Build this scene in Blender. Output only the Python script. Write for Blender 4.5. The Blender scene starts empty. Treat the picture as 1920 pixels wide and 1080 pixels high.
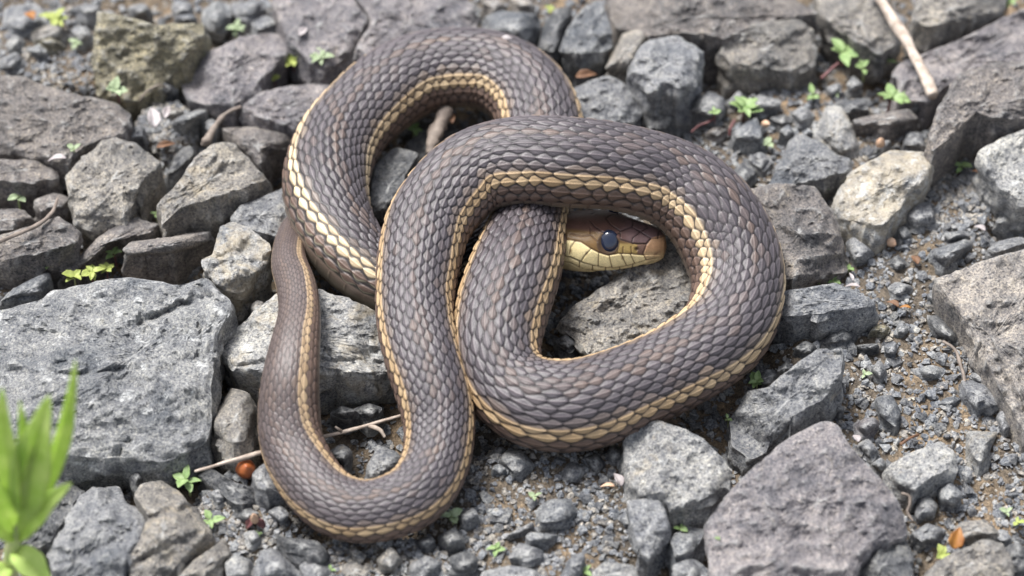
import bpy, math, random
import numpy as np
from mathutils import Vector

R = math.radians
rnd = random.Random(7)
nprng = np.random.default_rng(11)
scene = bpy.context.scene

# ---------------------------------------------------------------- camera, sky, sun, exposure
ELEV, DIST, LENS = R(50.0), 0.80, 100.0
FPX = 1920.0 * LENS / 36.0
CAM = np.array([0.0, -math.cos(ELEV) * DIST, math.sin(ELEV) * DIST])
FWD = np.array([0.0, math.cos(ELEV), -math.sin(ELEV)])
UPV = np.array([0.0, math.sin(ELEV), math.cos(ELEV)])
cam_data = bpy.data.cameras.new('camera')
cam = bpy.data.objects.new('camera', cam_data)
scene.collection.objects.link(cam)
cam.location = CAM
cam.rotation_euler = (math.pi / 2 - ELEV, 0, 0)
cam_data.lens = LENS
cam_data.sensor_width = 36.0
cam_data.clip_start = 0.01
cam_data.clip_end = 200.0
cam_data.dof.use_dof = True
cam_data.dof.focus_distance = 0.778
cam_data.dof.aperture_fstop = 8.0
scene.camera = cam

SUN_ELEV, SUN_AZ = R(64.0), R(-48.0)      # azimuth from +Y towards +X
world = bpy.data.worlds.new('World')
scene.world = world
world.use_nodes = True
wn = world.node_tree
wn.nodes.clear()
wo = wn.nodes.new('ShaderNodeOutputWorld')
wb = wn.nodes.new('ShaderNodeBackground')
wh = wn.nodes.new('ShaderNodeHueSaturation')
ws = wn.nodes.new('ShaderNodeTexSky')
ws.sky_type = 'NISHITA'
ws.sun_disc = False
ws.sun_elevation = SUN_ELEV
ws.sun_rotation = SUN_AZ
ws.air_density = 1.0
ws.dust_density = 3.0
wh.inputs['Saturation'].default_value = 0.40
wb.inputs['Strength'].default_value = 0.056
wn.links.new(ws.outputs['Color'], wh.inputs['Color'])
wn.links.new(wh.outputs['Color'], wb.inputs['Color'])
wn.links.new(wb.outputs['Background'], wo.inputs['Surface'])

sun_data = bpy.data.lights.new('sun', 'SUN')
sun_data.energy = 1.5
sun_data.angle = R(20.0)
sun_data.color = (1.0, 0.975, 0.94)
sun = bpy.data.objects.new('sun', sun_data)
scene.collection.objects.link(sun)
sdir = Vector((math.sin(SUN_AZ) * math.cos(SUN_ELEV), math.cos(SUN_AZ) * math.cos(SUN_ELEV), math.sin(SUN_ELEV)))
sun.rotation_euler = sdir.to_track_quat('Z', 'Y').to_euler()
sun.location = sdir * 3

scene.view_settings.view_transform = 'Standard'
scene.view_settings.look = 'None'
scene.view_settings.gamma = 1.0
scene.view_settings.use_curve_mapping = False
scene.view_settings.exposure = 2.02
scene.cycles.use_denoising = True
scene.cycles.max_bounces = 6

COL = scene.collection


# ---------------------------------------------------------------- helpers
def P(px, py, z):
    """photo pixel + height above the ground -> world point(s)"""
    px = np.asarray(px, float); py = np.asarray(py, float); z = np.asarray(z, float)
    a = (px - 960.0) / FPX
    b = (540.0 - py) / FPX
    dx = a
    dy = FWD[1] + UPV[1] * b
    dz = FWD[2] + UPV[2] * b
    t = (z - CAM[2]) / dz
    return np.stack([CAM[0] + dx * t, CAM[1] + dy * t, z + 0 * dx], -1)


def proj(p):
    q = p - CAM
    d = q @ FWD
    return 960.0 + FPX * q[..., 0] / d, 540.0 - FPX * (q @ UPV) / d


def _hash(ix, iy, iz):
    h = (ix.astype(np.int64) * 374761393 + iy.astype(np.int64) * 668265263 + iz.astype(np.int64) * 1274126177) & 0xFFFFFFFF
    h = ((h ^ (h >> 13)) * 1274126177) & 0xFFFFFFFF
    return ((h ^ (h >> 16)) & 0xFFFF) / 32767.5 - 1.0


def vnoise(p):
    i = np.floor(p).astype(np.int64)
    f = p - i
    f = f * f * (3 - 2 * f)
    out = 0
    for a in (0, 1):
        for b in (0, 1):
            for c in (0, 1):
                w = (f[..., 0] if a else 1 - f[..., 0]) * (f[..., 1] if b else 1 - f[..., 1]) * (f[..., 2] if c else 1 - f[..., 2])
                out = out + w * _hash(i[..., 0] + a, i[..., 1] + b, i[..., 2] + c)
    return out


def fbm(p, octaves=4, gain=0.5):
    s, a = 0, 1.0
    for k in range(octaves):
        s = s + a * vnoise(p * (2.03 ** k) + 17.3 * k)
        a *= gain
    return s


def smooth(x, a, b):
    t = np.clip((x - a) / (b - a), 0, 1)
    return t * t * (3 - 2 * t)


def mesh_from(name, verts, quads=None, tris=None, smooth_shade=True):
    me = bpy.data.meshes.new(name)
    verts = np.asarray(verts, np.float32)
    loops, starts, totals = [], [], []
    n = 0
    for f, k in ((quads, 4), (tris, 3)):
        if f is not None and len(f):
            f = np.asarray(f, np.int32)
            loops.append(f.ravel())
            starts.append(n + np.arange(len(f), dtype=np.int32) * k)
            totals.append(np.full(len(f), k, np.int32))
            n += f.size
    loops = np.concatenate(loops); starts = np.concatenate(starts); totals = np.concatenate(totals)
    me.vertices.add(len(verts)); me.vertices.foreach_set('co', verts.ravel())
    me.loops.add(len(loops)); me.loops.foreach_set('vertex_index', loops)
    me.polygons.add(len(starts)); me.polygons.foreach_set('loop_start', starts)
    me.polygons.foreach_set('loop_total', totals)
    me.polygons.foreach_set('use_smooth', np.full(len(starts), smooth_shade, bool))
    me.update(calc_edges=True)
    me.validate()
    return me


def link(name, me, mat=None, parent=None, loc=None):
    o = bpy.data.objects.new(name, me)
    COL.objects.link(o)
    if mat is not None and me is not None and not me.materials:
        me.materials.append(mat)
    if loc is not None:
        o.location = loc
    if parent is not None:
        o.parent = parent
    return o


def tag(o, label=None, cat=None, group=None, kind=None):
    if label: o['label'] = label
    if cat: o['category'] = cat
    if group: o['group'] = group
    if kind: o['kind'] = kind
    return o


def ring_faces(nr, nt, closed=True):
    i = np.arange(nr - 1)[:, None]
    j = np.arange(nt if closed else nt - 1)[None, :]
    j2 = (j + 1) % nt
    return np.stack([i * nt + j, i * nt + j2, (i + 1) * nt + j2, (i + 1) * nt + j], -1).reshape(-1, 4)


# ---------------------------------------------------------------- materials
def new_mat(name):
    m = bpy.data.materials.new(name)
    m.use_nodes = True
    nt = m.node_tree
    return m, nt, nt.nodes['Principled BSDF']


def N(nt, kind, **inp):
    n = nt.nodes.new(kind)
    for k, v in inp.items():
        n.inputs[k].default_value = v
    return n


def ramp(nt, src, stops):
    r = nt.nodes.new('ShaderNodeValToRGB')
    e = r.color_ramp.elements
    e[0].position, e[0].color = stops[0][0], (*stops[0][1], 1)
    e[1].position, e[1].color = stops[-1][0], (*stops[-1][1], 1)
    for pos, c in stops[1:-1]:
        x = e.new(pos); x.color = (*c, 1)
    nt.links.new(src, r.inputs['Fac'])
    return r.outputs['Color']


def mixc(nt, fac, a, b, mode='MIX'):
    m = nt.nodes.new('ShaderNodeMix')
    m.data_type = 'RGBA'; m.blend_type = mode
    for sock, v in ((m.inputs[0], fac), (m.inputs[6], a), (m.inputs[7], b)):
        if isinstance(v, (int, float)):
            sock.default_value = v
        elif isinstance(v, tuple):
            sock.default_value = (*v, 1)
        else:
            nt.links.new(v, sock)
    return m.outputs[2]


def math_node(nt, op, a, b=None):
    m = nt.nodes.new('ShaderNodeMath'); m.operation = op
    for i, v in enumerate((a, b)):
        if v is None: continue
        if isinstance(v, (int, float)): m.inputs[i].default_value = v
        else: nt.links.new(v, m.inputs[i])
    return m.outputs[0]


def rock_material(name, edge_light):
    m, nt, bsdf = new_mat(name)
    L = nt.links.new
    geo = nt.nodes.new('ShaderNodeNewGeometry')
    info = nt.nodes.new('ShaderNodeObjectInfo')
    off = nt.nodes.new('ShaderNodeVectorMath'); off.operation = 'MULTIPLY_ADD'
    rv = nt.nodes.new('ShaderNodeCombineXYZ')
    for k in range(3): L(info.outputs['Random'], rv.inputs[k])
    L(rv.outputs[0], off.inputs[0]); off.inputs[1].default_value = (7, 5, 3); L(geo.outputs['Position'], off.inputs[2])
    vec = off.outputs[0]

    def noise(scale, detail=4, rough=0.6, dist=0.0):
        n = N(nt, 'ShaderNodeTexNoise', Scale=scale, Detail=detail, Roughness=rough, Distortion=dist)
        L(vec, n.inputs['Vector'])
        return n.outputs['Fac']
    big = noise(70, 5, 0.6, 0.4)
    mid = noise(330, 5, 0.7)
    fine = noise(1500, 3, 0.75)
    grain = N(nt, 'ShaderNodeTexVoronoi', Scale=1500.0); L(vec, grain.inputs['Vector'])
    base = ramp(nt, big, [(0.30, (0.50, 0.53, 0.58)), (0.5, (0.95, 0.95, 0.96)), (0.70, (1.38, 1.36, 1.30))])
    base = mixc(nt, 1.0, info.outputs['Color'], base, 'MULTIPLY')
    sp = ramp(nt, fine, [(0.33, (0.20, 0.21, 0.24)), (0.47, (0.90, 0.90, 0.92)), (0.60, (1.32, 1.28, 1.20)), (0.70, (2.1, 2.05, 1.95))])
    base = mixc(nt, 1.0, base, sp, 'MULTIPLY')
    md = ramp(nt, mid, [(0.34, (0.66, 0.67, 0.70)), (0.55, (1.0, 1.0, 1.0)), (0.70, (1.22, 1.20, 1.15))])
    base = mixc(nt, 1.0, base, md, 'MULTIPLY')
    gr = ramp(nt, grain.outputs['Color'], [(0.05, (0.55, 0.56, 0.6)), (0.4, (1, 1, 1)), (0.93, (1.25, 1.2, 1.1))])
    base = mixc(nt, 0.5, base, gr, 'MULTIPLY')
    # tan iron stain and pale crust: amount comes with each stone (object alpha)
    st = noise(95, 6, 0.72, 0.9)
    thr = math_node(nt, 'SUBTRACT', 0.80, math_node(nt, 'MULTIPLY', info.outputs['Alpha'], 0.42))
    d = math_node(nt, 'MULTIPLY', math_node(nt, 'SUBTRACT', st, thr), 7.0)
    clampn = nt.nodes.new('ShaderNodeClamp'); L(d, clampn.inputs[0])
    fs = math_node(nt, 'MULTIPLY', clampn.outputs[0], math_node(nt, 'ADD', math_node(nt, 'MULTIPLY', mid, 1.1), -0.05))
    base = mixc(nt, fs, base, (0.43, 0.36, 0.25))
    pl = noise(210, 6, 0.75, 0.3)
    thr2 = math_node(nt, 'SUBTRACT', 0.80, math_node(nt, 'MULTIPLY', info.outputs['Object Index'], 0.0036))
    d2 = math_node(nt, 'MULTIPLY', math_node(nt, 'SUBTRACT', pl, thr2), 9.0)
    cl2 = nt.nodes.new('ShaderNodeClamp'); L(d2, cl2.inputs[0])
    base = mixc(nt, math_node(nt, 'MULTIPLY', cl2.outputs[0], math_node(nt, 'MULTIPLY', fine, 1.35)), base, (0.66, 0.67, 0.66))
    lightened = nt.nodes.new('ShaderNodeMapRange')  # lit edges painted into the colour: convex edges mixed towards pale grey
    L(geo.outputs['Pointiness'], lightened.inputs['Value'])
    lightened.inputs['From Min'].default_value = 0.515; lightened.inputs['From Max'].default_value = 0.60
    base = mixc(nt, math_node(nt, 'MULTIPLY', lightened.outputs[0], math_node(nt, 'MULTIPLY', mid, edge_light)), base, (0.42, 0.42, 0.41))
    L(base, bsdf.inputs['Base Color'])
    bsdf.inputs['Roughness'].default_value = 0.78
    bsdf.inputs['Specular IOR Level'].default_value = 0.35
    hsum = math_node(nt, 'ADD', math_node(nt, 'MULTIPLY', mid, 1.0), math_node(nt, 'MULTIPLY', fine, 0.45))
    bump = N(nt, 'ShaderNodeBump', Strength=0.9, Distance=0.0012)
    L(hsum, bump.inputs['Height'])
    L(bump.outputs['Normal'], bsdf.inputs['Normal'])
    return m


def soil_material():
    m, nt, bsdf = new_mat('gritty_soil')
    L = nt.links.new
    geo = nt.nodes.new('ShaderNodeNewGeometry')

    def noise(scale, detail=4, rough=0.6):
        n = N(nt, 'ShaderNodeTexNoise', Scale=scale, Detail=detail, Roughness=rough)
        L(geo.outputs['Position'], n.inputs['Vector'])
        return n.outputs['Fac']
    a, b, c = noise(22, 4), noise(420, 5, 0.7), noise(1700, 3, 0.8)
    base = ramp(nt, a, [(0.33, (0.105, 0.098, 0.090)), (0.5, (0.185, 0.150, 0.112)), (0.66, (0.320, 0.238, 0.155))])
    base = mixc(nt, 0.9, base, ramp(nt, b, [(0.33, (0.4, 0.4, 0.42)), (0.52, (1, 1, 1)), (0.7, (1.5, 1.45, 1.35))]), 'MULTIPLY')
    base = mixc(nt, 0.8, base, ramp(nt, c, [(0.36, (0.35, 0.35, 0.38)), (0.52, (1, 1, 1)), (0.68, (1.7, 1.6, 1.5))]), 'MULTIPLY')
    L(base, bsdf.inputs['Base Color'])
    bsdf.inputs['Roughness'].default_value = 0.9
    bsdf.inputs['Specular IOR Level'].default_value = 0.2
    bump = N(nt, 'ShaderNodeBump', Strength=0.9, Distance=0.0016)
    L(math_node(nt, 'ADD', b, math_node(nt, 'MULTIPLY', c, 0.5)), bump.inputs['Height'])
    L(bump.outputs['Normal'], bsdf.inputs['Normal'])
    return m


def attr_material(name, rough, spec=0.5, bump=0.0, scale=2500, sss=0.0, coat=0.0):
    m, nt, bsdf = new_mat(name)
    L = nt.links.new
    at = nt.nodes.new('ShaderNodeAttribute'); at.attribute_name = 'Col'
    geo = nt.nodes.new('ShaderNodeNewGeometry')
    n = N(nt, 'ShaderNodeTexNoise', Scale=float(scale), Detail=3.0, Roughness=0.6)
    L(geo.outputs['Position'], n.inputs['Vector'])
    base = mixc(nt, 0.6, at.outputs['Color'], ramp(nt, n.outputs['Fac'], [(0.3, (0.68, 0.68, 0.68)), (0.5, (1, 1, 1)), (0.7, (1.2, 1.2, 1.2))]), 'MULTIPLY')
    L(base, bsdf.inputs['Base Color'])
    bsdf.inputs['Roughness'].default_value = rough
    bsdf.inputs['Specular IOR Level'].default_value = spec
    bsdf.inputs['Coat Weight'].default_value = coat
    if bump:
        b = N(nt, 'ShaderNodeBump', Strength=bump, Distance=0.0002)
        L(n.outputs['Fac'], b.inputs['Height']); L(b.outputs['Normal'], bsdf.inputs['Normal'])
    return m


def plain_material(name, c0, c1, scale=300, rough=0.6, bump=0.3, transl=0.0, spec=0.4):
    m, nt, bsdf = new_mat(name)
    L = nt.links.new
    tc = nt.nodes.new('ShaderNodeNewGeometry')
    n = N(nt, 'ShaderNodeTexNoise', Scale=float(scale), Detail=5.0, Roughness=0.65)
    L(tc.outputs['Position'], n.inputs['Vector'])
    col = ramp(nt, n.outputs['Fac'], [(0.32, c0), (0.68, c1)])
    L(col, bsdf.inputs['Base Color'])
    bsdf.inputs['Roughness'].default_value = rough
    bsdf.inputs['Specular IOR Level'].default_value = spec
    b = N(nt, 'ShaderNodeBump', Strength=bump, Distance=0.0005)
    L(n.outputs['Fac'], b.inputs['Height']); L(b.outputs['Normal'], bsdf.inputs['Normal'])
    if transl:
        tr = nt.nodes.new('ShaderNodeBsdfTranslucent'); L(col, tr.inputs['Color'])
        mx = nt.nodes.new('ShaderNodeMixShader'); mx.inputs[0].default_value = transl
        out = nt.nodes['Material Output']
        L(bsdf.outputs[0], mx.inputs[1]); L(tr.outputs[0], mx.inputs[2]); L(mx.outputs[0], out.inputs['Surface'])
    return m


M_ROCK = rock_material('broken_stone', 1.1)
M_CHIP = rock_material('gravel_stone', 0.0)
M_SOIL = soil_material()
M_SNAKE = attr_material('snake_skin', 0.42, 0.5, 0.5, 3200)
M_LEAF = plain_material('seedling_leaf', (0.20, 0.32, 0.11), (0.36, 0.48, 0.22), 500, 0.5, 0.3, 0.25)
M_LEAF2 = plain_material('pale_seedling_leaf', (0.28, 0.36, 0.20), (0.44, 0.52, 0.34), 500, 0.55, 0.3, 0.25)
M_LEAF3 = plain_material('yellow_green_leaf', (0.30, 0.36, 0.08), (0.48, 0.54, 0.18), 500, 0.55, 0.3, 0.25)
M_STEM = plain_material('red_stem', (0.10, 0.035, 0.040), (0.19, 0.085, 0.080), 600, 0.5)
M_WEED = plain_material('weed_leaf', (0.52, 0.70, 0.18), (0.72, 0.84, 0.36), 160, 0.42, 0.2, 0.6)
M_WEEDSTEM = plain_material('weed_stem', (0.30, 0.42, 0.16), (0.46, 0.46, 0.26), 200, 0.5)
M_TWIG = plain_material('dry_twig', (0.26, 0.205, 0.165), (0.56, 0.48, 0.41), 350, 0.7, 0.8)
M_TWIG2 = plain_material('grey_twig', (0.13, 0.105, 0.090), (0.27, 0.225, 0.190), 350, 0.7, 0.8)
M_DRY = plain_material('dry_leaf', (0.10, 0.052, 0.032), (0.25, 0.135, 0.075), 260, 0.65, 0.6, 0.15)
M_ORANGE = plain_material('orange_leaf', (0.26, 0.09, 0.025), (0.42, 0.20, 0.045), 200, 0.5, 0.4, 0.2)
M_PALE = plain_material('pale_husk', (0.30, 0.26, 0.26), (0.54, 0.50, 0.50), 300, 0.6, 0.4, 0.15)
M_SEED = plain_material('tan_seed', (0.42, 0.26, 0.17), (0.62, 0.43, 0.30), 300, 0.5, 0.3)
M_BERRY = plain_material('orange_berry', (0.16, 0.042, 0.018), (0.36, 0.11, 0.035), 220, 0.3, 0.3)
M_EYE = None

# ---------------------------------------------------------------- stones, traced from the photograph
TINT = {
    'grey': (0.205, 0.212, 0.222), 'blue': (0.186, 0.196, 0.208), 'lav': (0.228, 0.215, 0.222), 'olive': (0.225, 0.208, 0.150),
    'warm': (0.232, 0.220, 0.202), 'dark': (0.110, 0.114, 0.120), 'pale': (0.275, 0.278, 0.276), 'brown': (0.182, 0.168, 0.160),
    'sand': (0.285, 0.265, 0.245), 'slab': (0.214, 0.221, 0.228),
}
COLOUR_WORD = {'grey': 'grey', 'blue': 'bluish grey', 'lav': 'lavender grey', 'olive': 'olive', 'warm': 'warm grey', 'dark': 'dark grey',
               'pale': 'pale grey', 'slab': 'bluish grey', 'brown': 'brownish', 'sand': 'sandy'}

# (label, outline of the upper face in photo pixels, height mm, colour, stain 0..1, tilt mm per 100 px (x, up), facets)
ROCKS = [
 ('olive broken block with a scooped upper edge leaning back in the gravel', [(182,20),(233,30),(287,47),(380,43),(387,83),(350,107),(327,143),(300,163),(260,197),(213,187),(182,180),(173,100)], 12, 'olive', .15, (0,11), 0.5),
 ('flat lavender grey slab lying beside the olive block', [(338,157),(353,133),(393,97),(450,70),(513,60),(550,80),(533,110),(500,140),(477,173),(443,197),(400,200),(353,187)], 9, 'lav', .35, (0,2), 0.4),
 ('grey slab running under the snake loop below the seedling pair', [(450,200),(493,170),(550,160),(617,157),(640,170),(590,230),(553,247),(513,230),(473,217)], 7, 'lav', .3, (0,0), 0.4),
 ('broad smooth brownish grey slab with a white petal at its edge', [(-60,135),(43,143),(100,167),(173,183),(217,193),(247,215),(233,247),(213,260),(180,267),(143,290),(127,310),(83,300),(33,293),(-60,287)], 11, 'brown', .35, (0,2), 0.5),
 ('rough brown block tucked in front of the broad smooth slab', [(-60,296),(33,300),(67,300),(107,317),(112,335),(67,345),(-60,335)], 7, 'brown', .3, (0,1), 0.4),
 ('rounded sandy grey rock with a bright weathered corner', [(122,330),(150,300),(187,267),(217,258),(253,267),(300,303),(290,322),(262,345),(255,375),(233,415),(172,425),(143,412),(133,375)], 12, 'warm', .5, (0,1), 0.4),
 ('pale wedge rock with a dark overhanging front face', [(300,378),(327,350),(367,293),(400,267),(437,267),(467,300),(500,337),(463,352),(433,360),(333,393),(303,423)], 15, 'warm', .6, (0,1), 0.4),
 ('brownish stone wedged between the pale wedge rock and the snake', [(413,240),(467,238),(547,250),(540,283),(503,290),(493,325),(467,295),(437,268)], 8, 'brown', .3, (0,1), 0.5),
 ('thin grey flake under the dried stalk', [(317,233),(333,220),(370,205),(390,205),(383,218),(340,237)], 8, 'grey', .2, (0,0), 0.2),
 ('huge cracked blue grey slab frosted with white mineral streaks', [(-70,592),(0,583),(83,560),(90,547),(140,537),(200,523),(227,520),(283,523),(337,537),(383,520),(410,547),(433,560),(433,587),(410,620),(407,653),(400,693),(397,720),(397,800),(385,835),(327,860),(300,867),(213,858),(157,857),(97,852),(-70,848)], 14, 'slab', .30, (0,1.2), 0.25),
 ('pale freckled rock with a banded front that the tail drapes over', [(408,655),(430,627),(483,580),(525,548),(600,540),(700,580),(760,630),(765,700),(680,703),(600,690),(500,700),(440,690)], 13, 'pale', .65, (0,1), 0.3),
 ('tan crusted rock with a jagged tooth corner beside the tail', [(377,487),(397,477),(413,423),(433,417),(467,427),(507,457),(507,493),(480,520),(467,550),(450,555),(413,547),(383,507)], 14, 'pale', .85, (0,2), 0.6),
 ('thick angular block with two square front faces above the cracked slab', [(228,468),(245,453),(300,447),(390,433),(397,450),(380,463),(337,472),(290,478),(240,480)], 14, 'brown', .25, (0,1), 0.2),
 ('long narrow brown shard with a shadowed flank', [(110,510),(160,470),(187,443),(213,423),(247,410),(300,420),(283,437),(217,443),(175,478),(150,503)], 8, 'brown', .2, (0,2), 0.5),
 ('dusty brown rock with a bent root lying over it', [(-60,460),(67,420),(110,405),(150,435),(145,455),(85,475),(0,490),(-60,495)], 10, 'brown', .3, (0,2), 0.4),
 ('low brown stone beneath the thin bent root', [(-60,397),(33,390),(60,407),(33,432),(-60,443)], 7, 'brown', .25, (0,0), 0.3),
 ('small brownish stone at the end of the bent root', [(63,375),(93,363),(135,373),(120,390),(77,400)], 6, 'brown', .25, (0,0), 0.3),
 ('small bluish wedge stone by the yellow green mat', [(7,560),(40,533),(87,510),(95,530),(80,550),(33,558)], 7, 'blue', .2, (0,0), 0.4),
 ('dark freckled stone under the outer snake coil', [(430,410),(450,385),(533,352),(560,390),(530,450),(477,432),(437,415)], 9, 'grey', .3, (0,2), 0.5),
 ('little dark stone beside the lavender petal', [(230,262),(250,238),(267,232),(268,258),(245,268)], 6, 'grey', .1, (0,0), 0.3),
 ('small rounded yellowish stone under the tail rock corner', [(466,572),(482,562),(496,566),(494,588),(474,594)], 6, 'sand', .5, (0,0), 0.4),
 ('upright grey cobble with a lit ridge between slab and tail', [(400,793),(410,770),(433,725),(467,737),(480,763),(478,795),(460,830),(427,832),(403,818)], 12, 'warm', .35, (2,0), 0.7),
 ('rough lumpy sandstone lump split from its twin by a dark crack', [(150,927),(173,913),(223,913),(240,943),(277,967),(267,1007),(240,1040),(233,1110),(97,1120),(97,1030),(127,973)], 12, 'grey', .42, (0,1), 0.7),
 ('tan banded lump twin with a seedling at its shoulder', [(250,927),(267,907),(300,900),(333,920),(367,953),(393,997),(373,1020),(327,1073),(300,1110),(243,1110),(247,1040),(280,970)], 12, 'warm', .62, (0,1), 0.7),
 ('dark rough stone behind the green weed', [(30,960),(60,932),(83,887),(117,900),(157,922),(130,965),(95,1020),(30,1040)], 6, 'dark', .3, (0,0), 0.5),
 ('oblong grey stone beside the tan banded lump', [(330,1085),(367,1047),(417,1013),(433,1037),(400,1070),(380,1100)], 8, 'warm', .4, (0,0), 0.4),
 ('squarish grey stone next to the oblong stone', [(420,1053),(443,1037),(470,1053),(467,1085),(425,1090)], 6, 'grey', .3, (0,0), 0.3),
 ('pale grey stone with a peaked edge near the brown husk', [(477,1065),(487,1033),(510,1027),(547,1057),(563,1082),(480,1090)], 7, 'grey', .35, (0,0), 0.5),
 ('dark grey wedge below the tail bend', [(513,997),(533,1007),(593,1013),(613,1030),(587,1047),(533,1037)], 6, 'dark', .15, (0,0), 0.4),
 ('dark grey stone pressed against the tail by the orange berry', [(473,887),(500,863),(530,927),(485,920),(473,905)], 8, 'grey', .2, (0,0), 0.3),
 ('long dark stone beneath the berry', [(377,893),(400,880),(443,905),(500,920),(513,947),(443,947),(400,917)], 5, 'dark', .15, (0,0), 0.5),
 ('rounded pale stone inside the tail bend', [(690,880),(707,833),(747,847),(755,868),(723,900),(693,897)], 7, 'grey', .3, (0,0), 0.3),
 ('large purplish slab behind the upper snake loop', [(515,-30),(640,-30),(692,40),(655,100),(600,150),(548,80),(520,40)], 9, 'lav', .4, (0,1), 0.4),
 ('wide smooth purplish rock touching the top of the snake loop', [(652,-30),(860,-30),(893,35),(880,60),(800,70),(700,110),(662,100),(697,40)], 10, 'lav', .25, (0,1), 0.4),
 ('blue grey flat stone behind the white fleck on the snake', [(910,30),(940,20),(1003,25),(1012,53),(990,80),(945,70),(915,60)], 9, 'blue', .15, (0,0), 0.3),
 ('narrow dark stone standing between two blue grey stones', [(1007,95),(1020,43),(1040,17),(1070,10),(1073,23),(1057,60),(1040,100)], 9, 'dark', .2, (0,0), 0.4),
 ('pear shaped blue grey stone with a shadowed base', [(1047,97),(1063,57),(1090,17),(1120,0),(1133,10),(1147,60),(1150,90),(1120,103),(1083,102)], 11, 'blue', .2, (0,1), 0.5),
 ('big brown grey boulder with hollows along its lower rim', [(1137,-30),(1440,-30),(1535,25),(1440,42),(1360,75),(1290,62),(1225,70),(1160,55),(1145,30)], 13, 'brown', .4, (0,2), 0.6),
 ('upright tan edged stone leaning on its faceted neighbour', [(1133,130),(1150,97),(1167,63),(1200,50),(1220,60),(1207,87),(1187,127),(1175,140)], 11, 'warm', .45, (0,1), 0.5),
 ('faceted grey block with a dark undercut next to the upright stone', [(1180,135),(1195,95),(1215,75),(1270,65),(1310,90),(1312,140),(1290,168),(1240,165),(1215,178)], 16, 'grey', .35, (0,2), 0.6),
 ('rounded freckled stone touching the snake loop', [(1073,167),(1113,147),(1140,140),(1173,157),(1203,190),(1207,213),(1187,233),(1107,235),(1080,215)], 9, 'grey', .4, (0,1), 0.5),
 ('dark stone in the shade below the faceted block', [(1205,205),(1235,195),(1262,215),(1255,240),(1215,245)], 4, 'dark', .2, (0,0), 0.3),
 ('flat topped rounded block with a smooth pinkish face', [(1350,100),(1357,73),(1413,43),(1493,35),(1527,57),(1522,118),(1480,135),(1420,130),(1370,120)], 11, 'warm', .45, (0,1.5), 0.25),
 ('tall brown stone behind the dry stick', [(1530,-30),(1640,-30),(1672,40),(1690,80),(1650,110),(1620,85),(1570,60),(1540,30)], 8, 'warm', .4, (0,1), 0.6),
 ('chunky grey block with an overhung lip at the far edge', [(1713,20),(1727,-30),(1890,-30),(1876,22),(1800,42),(1740,50),(1717,42)], 12, 'warm', .45, (0,1), 0.3),
 ('flat dark lavender slab under the stick end', [(1673,140),(1690,115),(1790,78),(1880,33),(1980,-10),(1980,115),(1850,125),(1770,165),(1740,195),(1690,190)], 6, 'lav', .15, (0,2), 0.2),
 ('massive slanting block with a notched dark front face', [(1740,255),(1757,208),(1793,143),(1840,120),(1900,113),(1980,118),(1980,212),(1905,226),(1860,222),(1825,210),(1785,258),(1747,285)], 20, 'brown', .35, (0,2), 0.4),
 ('speckled white grey rock beneath the slanting block', [(1833,287),(1850,275),(1880,255),(1980,225),(1980,385),(1910,378),(1870,348),(1850,320)], 14, 'pale', .45, (0,1), 0.5),
 ('triangular smooth grey stone beside the lichen rock', [(1437,353),(1460,310),(1480,260),(1507,252),(1540,267),(1567,290),(1597,297),(1593,320),(1567,330),(1520,342)], 9, 'grey', .3, (0,2), 0.4),
 ('whitish lichen crusted rock with a ragged lower edge', [(1570,370),(1590,325),(1633,300),(1670,280),(1733,285),(1750,310),(1735,340),(1710,362),(1687,392),(1655,424),(1627,425),(1573,408)], 12, 'pale', 1.0, (0,2), 0.4),
 ('dark oblong brick like stone below the rosette seedling', [(1597,225),(1630,217),(1703,203),(1723,222),(1697,235),(1603,238)], 8, 'brown', .15, (0,0), 0.2),
 ('pale yellowish stone standing in the grit', [(1547,200),(1580,197),(1602,240),(1610,280),(1575,290),(1540,260),(1530,250)], 6, 'pale', .7, (0,2), 0.5),
 ('smooth three sided grey stone beside twin seedlings', [(1373,247),(1420,217),(1430,258),(1407,267),(1377,260)], 6, 'blue', .1, (0,0), 0.2),
 ('grey wedge stone beyond the twin seedlings', [(1287,210),(1310,183),(1330,170),(1360,183),(1362,213),(1330,220)], 7, 'grey', .3, (0,0), 0.4),
 ('small oval stone below the pinkish faced block', [(1400,195),(1423,177),(1467,188),(1460,203),(1420,206)], 5, 'grey', .3, (0,0), 0.3),
 ('dark square stone next to the oblong brick like stone', [(1573,190),(1627,183),(1630,208),(1577,216)], 5, 'dark', .2, (0,0), 0.3),
 ('large striated brown rock against the outer curve of the coil', [(1400,355),(1440,345),(1530,348),(1560,400),(1580,450),(1590,510),(1567,514),(1500,520),(1440,522),(1440,450),(1420,400)], 13, 'brown', .6, (0,2), 0.5),
 ('wedge rock with a white bruise on its crest', [(1455,547),(1520,537),(1570,530),(1613,550),(1645,567),(1638,577),(1547,587),(1467,597),(1440,585)], 12, 'grey', .45, (0,0), 0.3),
 ('oval dark stone below the white bruised wedge', [(1530,640),(1557,620),(1600,607),(1607,625),(1590,640),(1537,647)], 5, 'dark', .25, (0,0), 0.5),
 ('small rounded dark stone beside the oval one', [(1488,653),(1510,637),(1527,647),(1525,660),(1500,665)], 4, 'dark', .2, (0,0), 0.4),
 ('long ridged grey rock pointing out from under the coil', [(1367,790),(1400,733),(1440,727),(1493,683),(1530,655),(1580,650),(1583,668),(1575,700),(1545,752),(1487,780),(1475,810),(1430,852),(1410,862),(1374,835)], 14, 'grey', .45, (2,2), 0.8),
 ('giant smooth sandy slab at the edge of the grit', [(1756,522),(1780,511),(1847,487),(1990,450),(1990,900),(1920,815),(1897,772),(1867,717),(1840,657),(1810,602),(1765,545)], 11, 'sand', .45, (0,1), 0.15),
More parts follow.
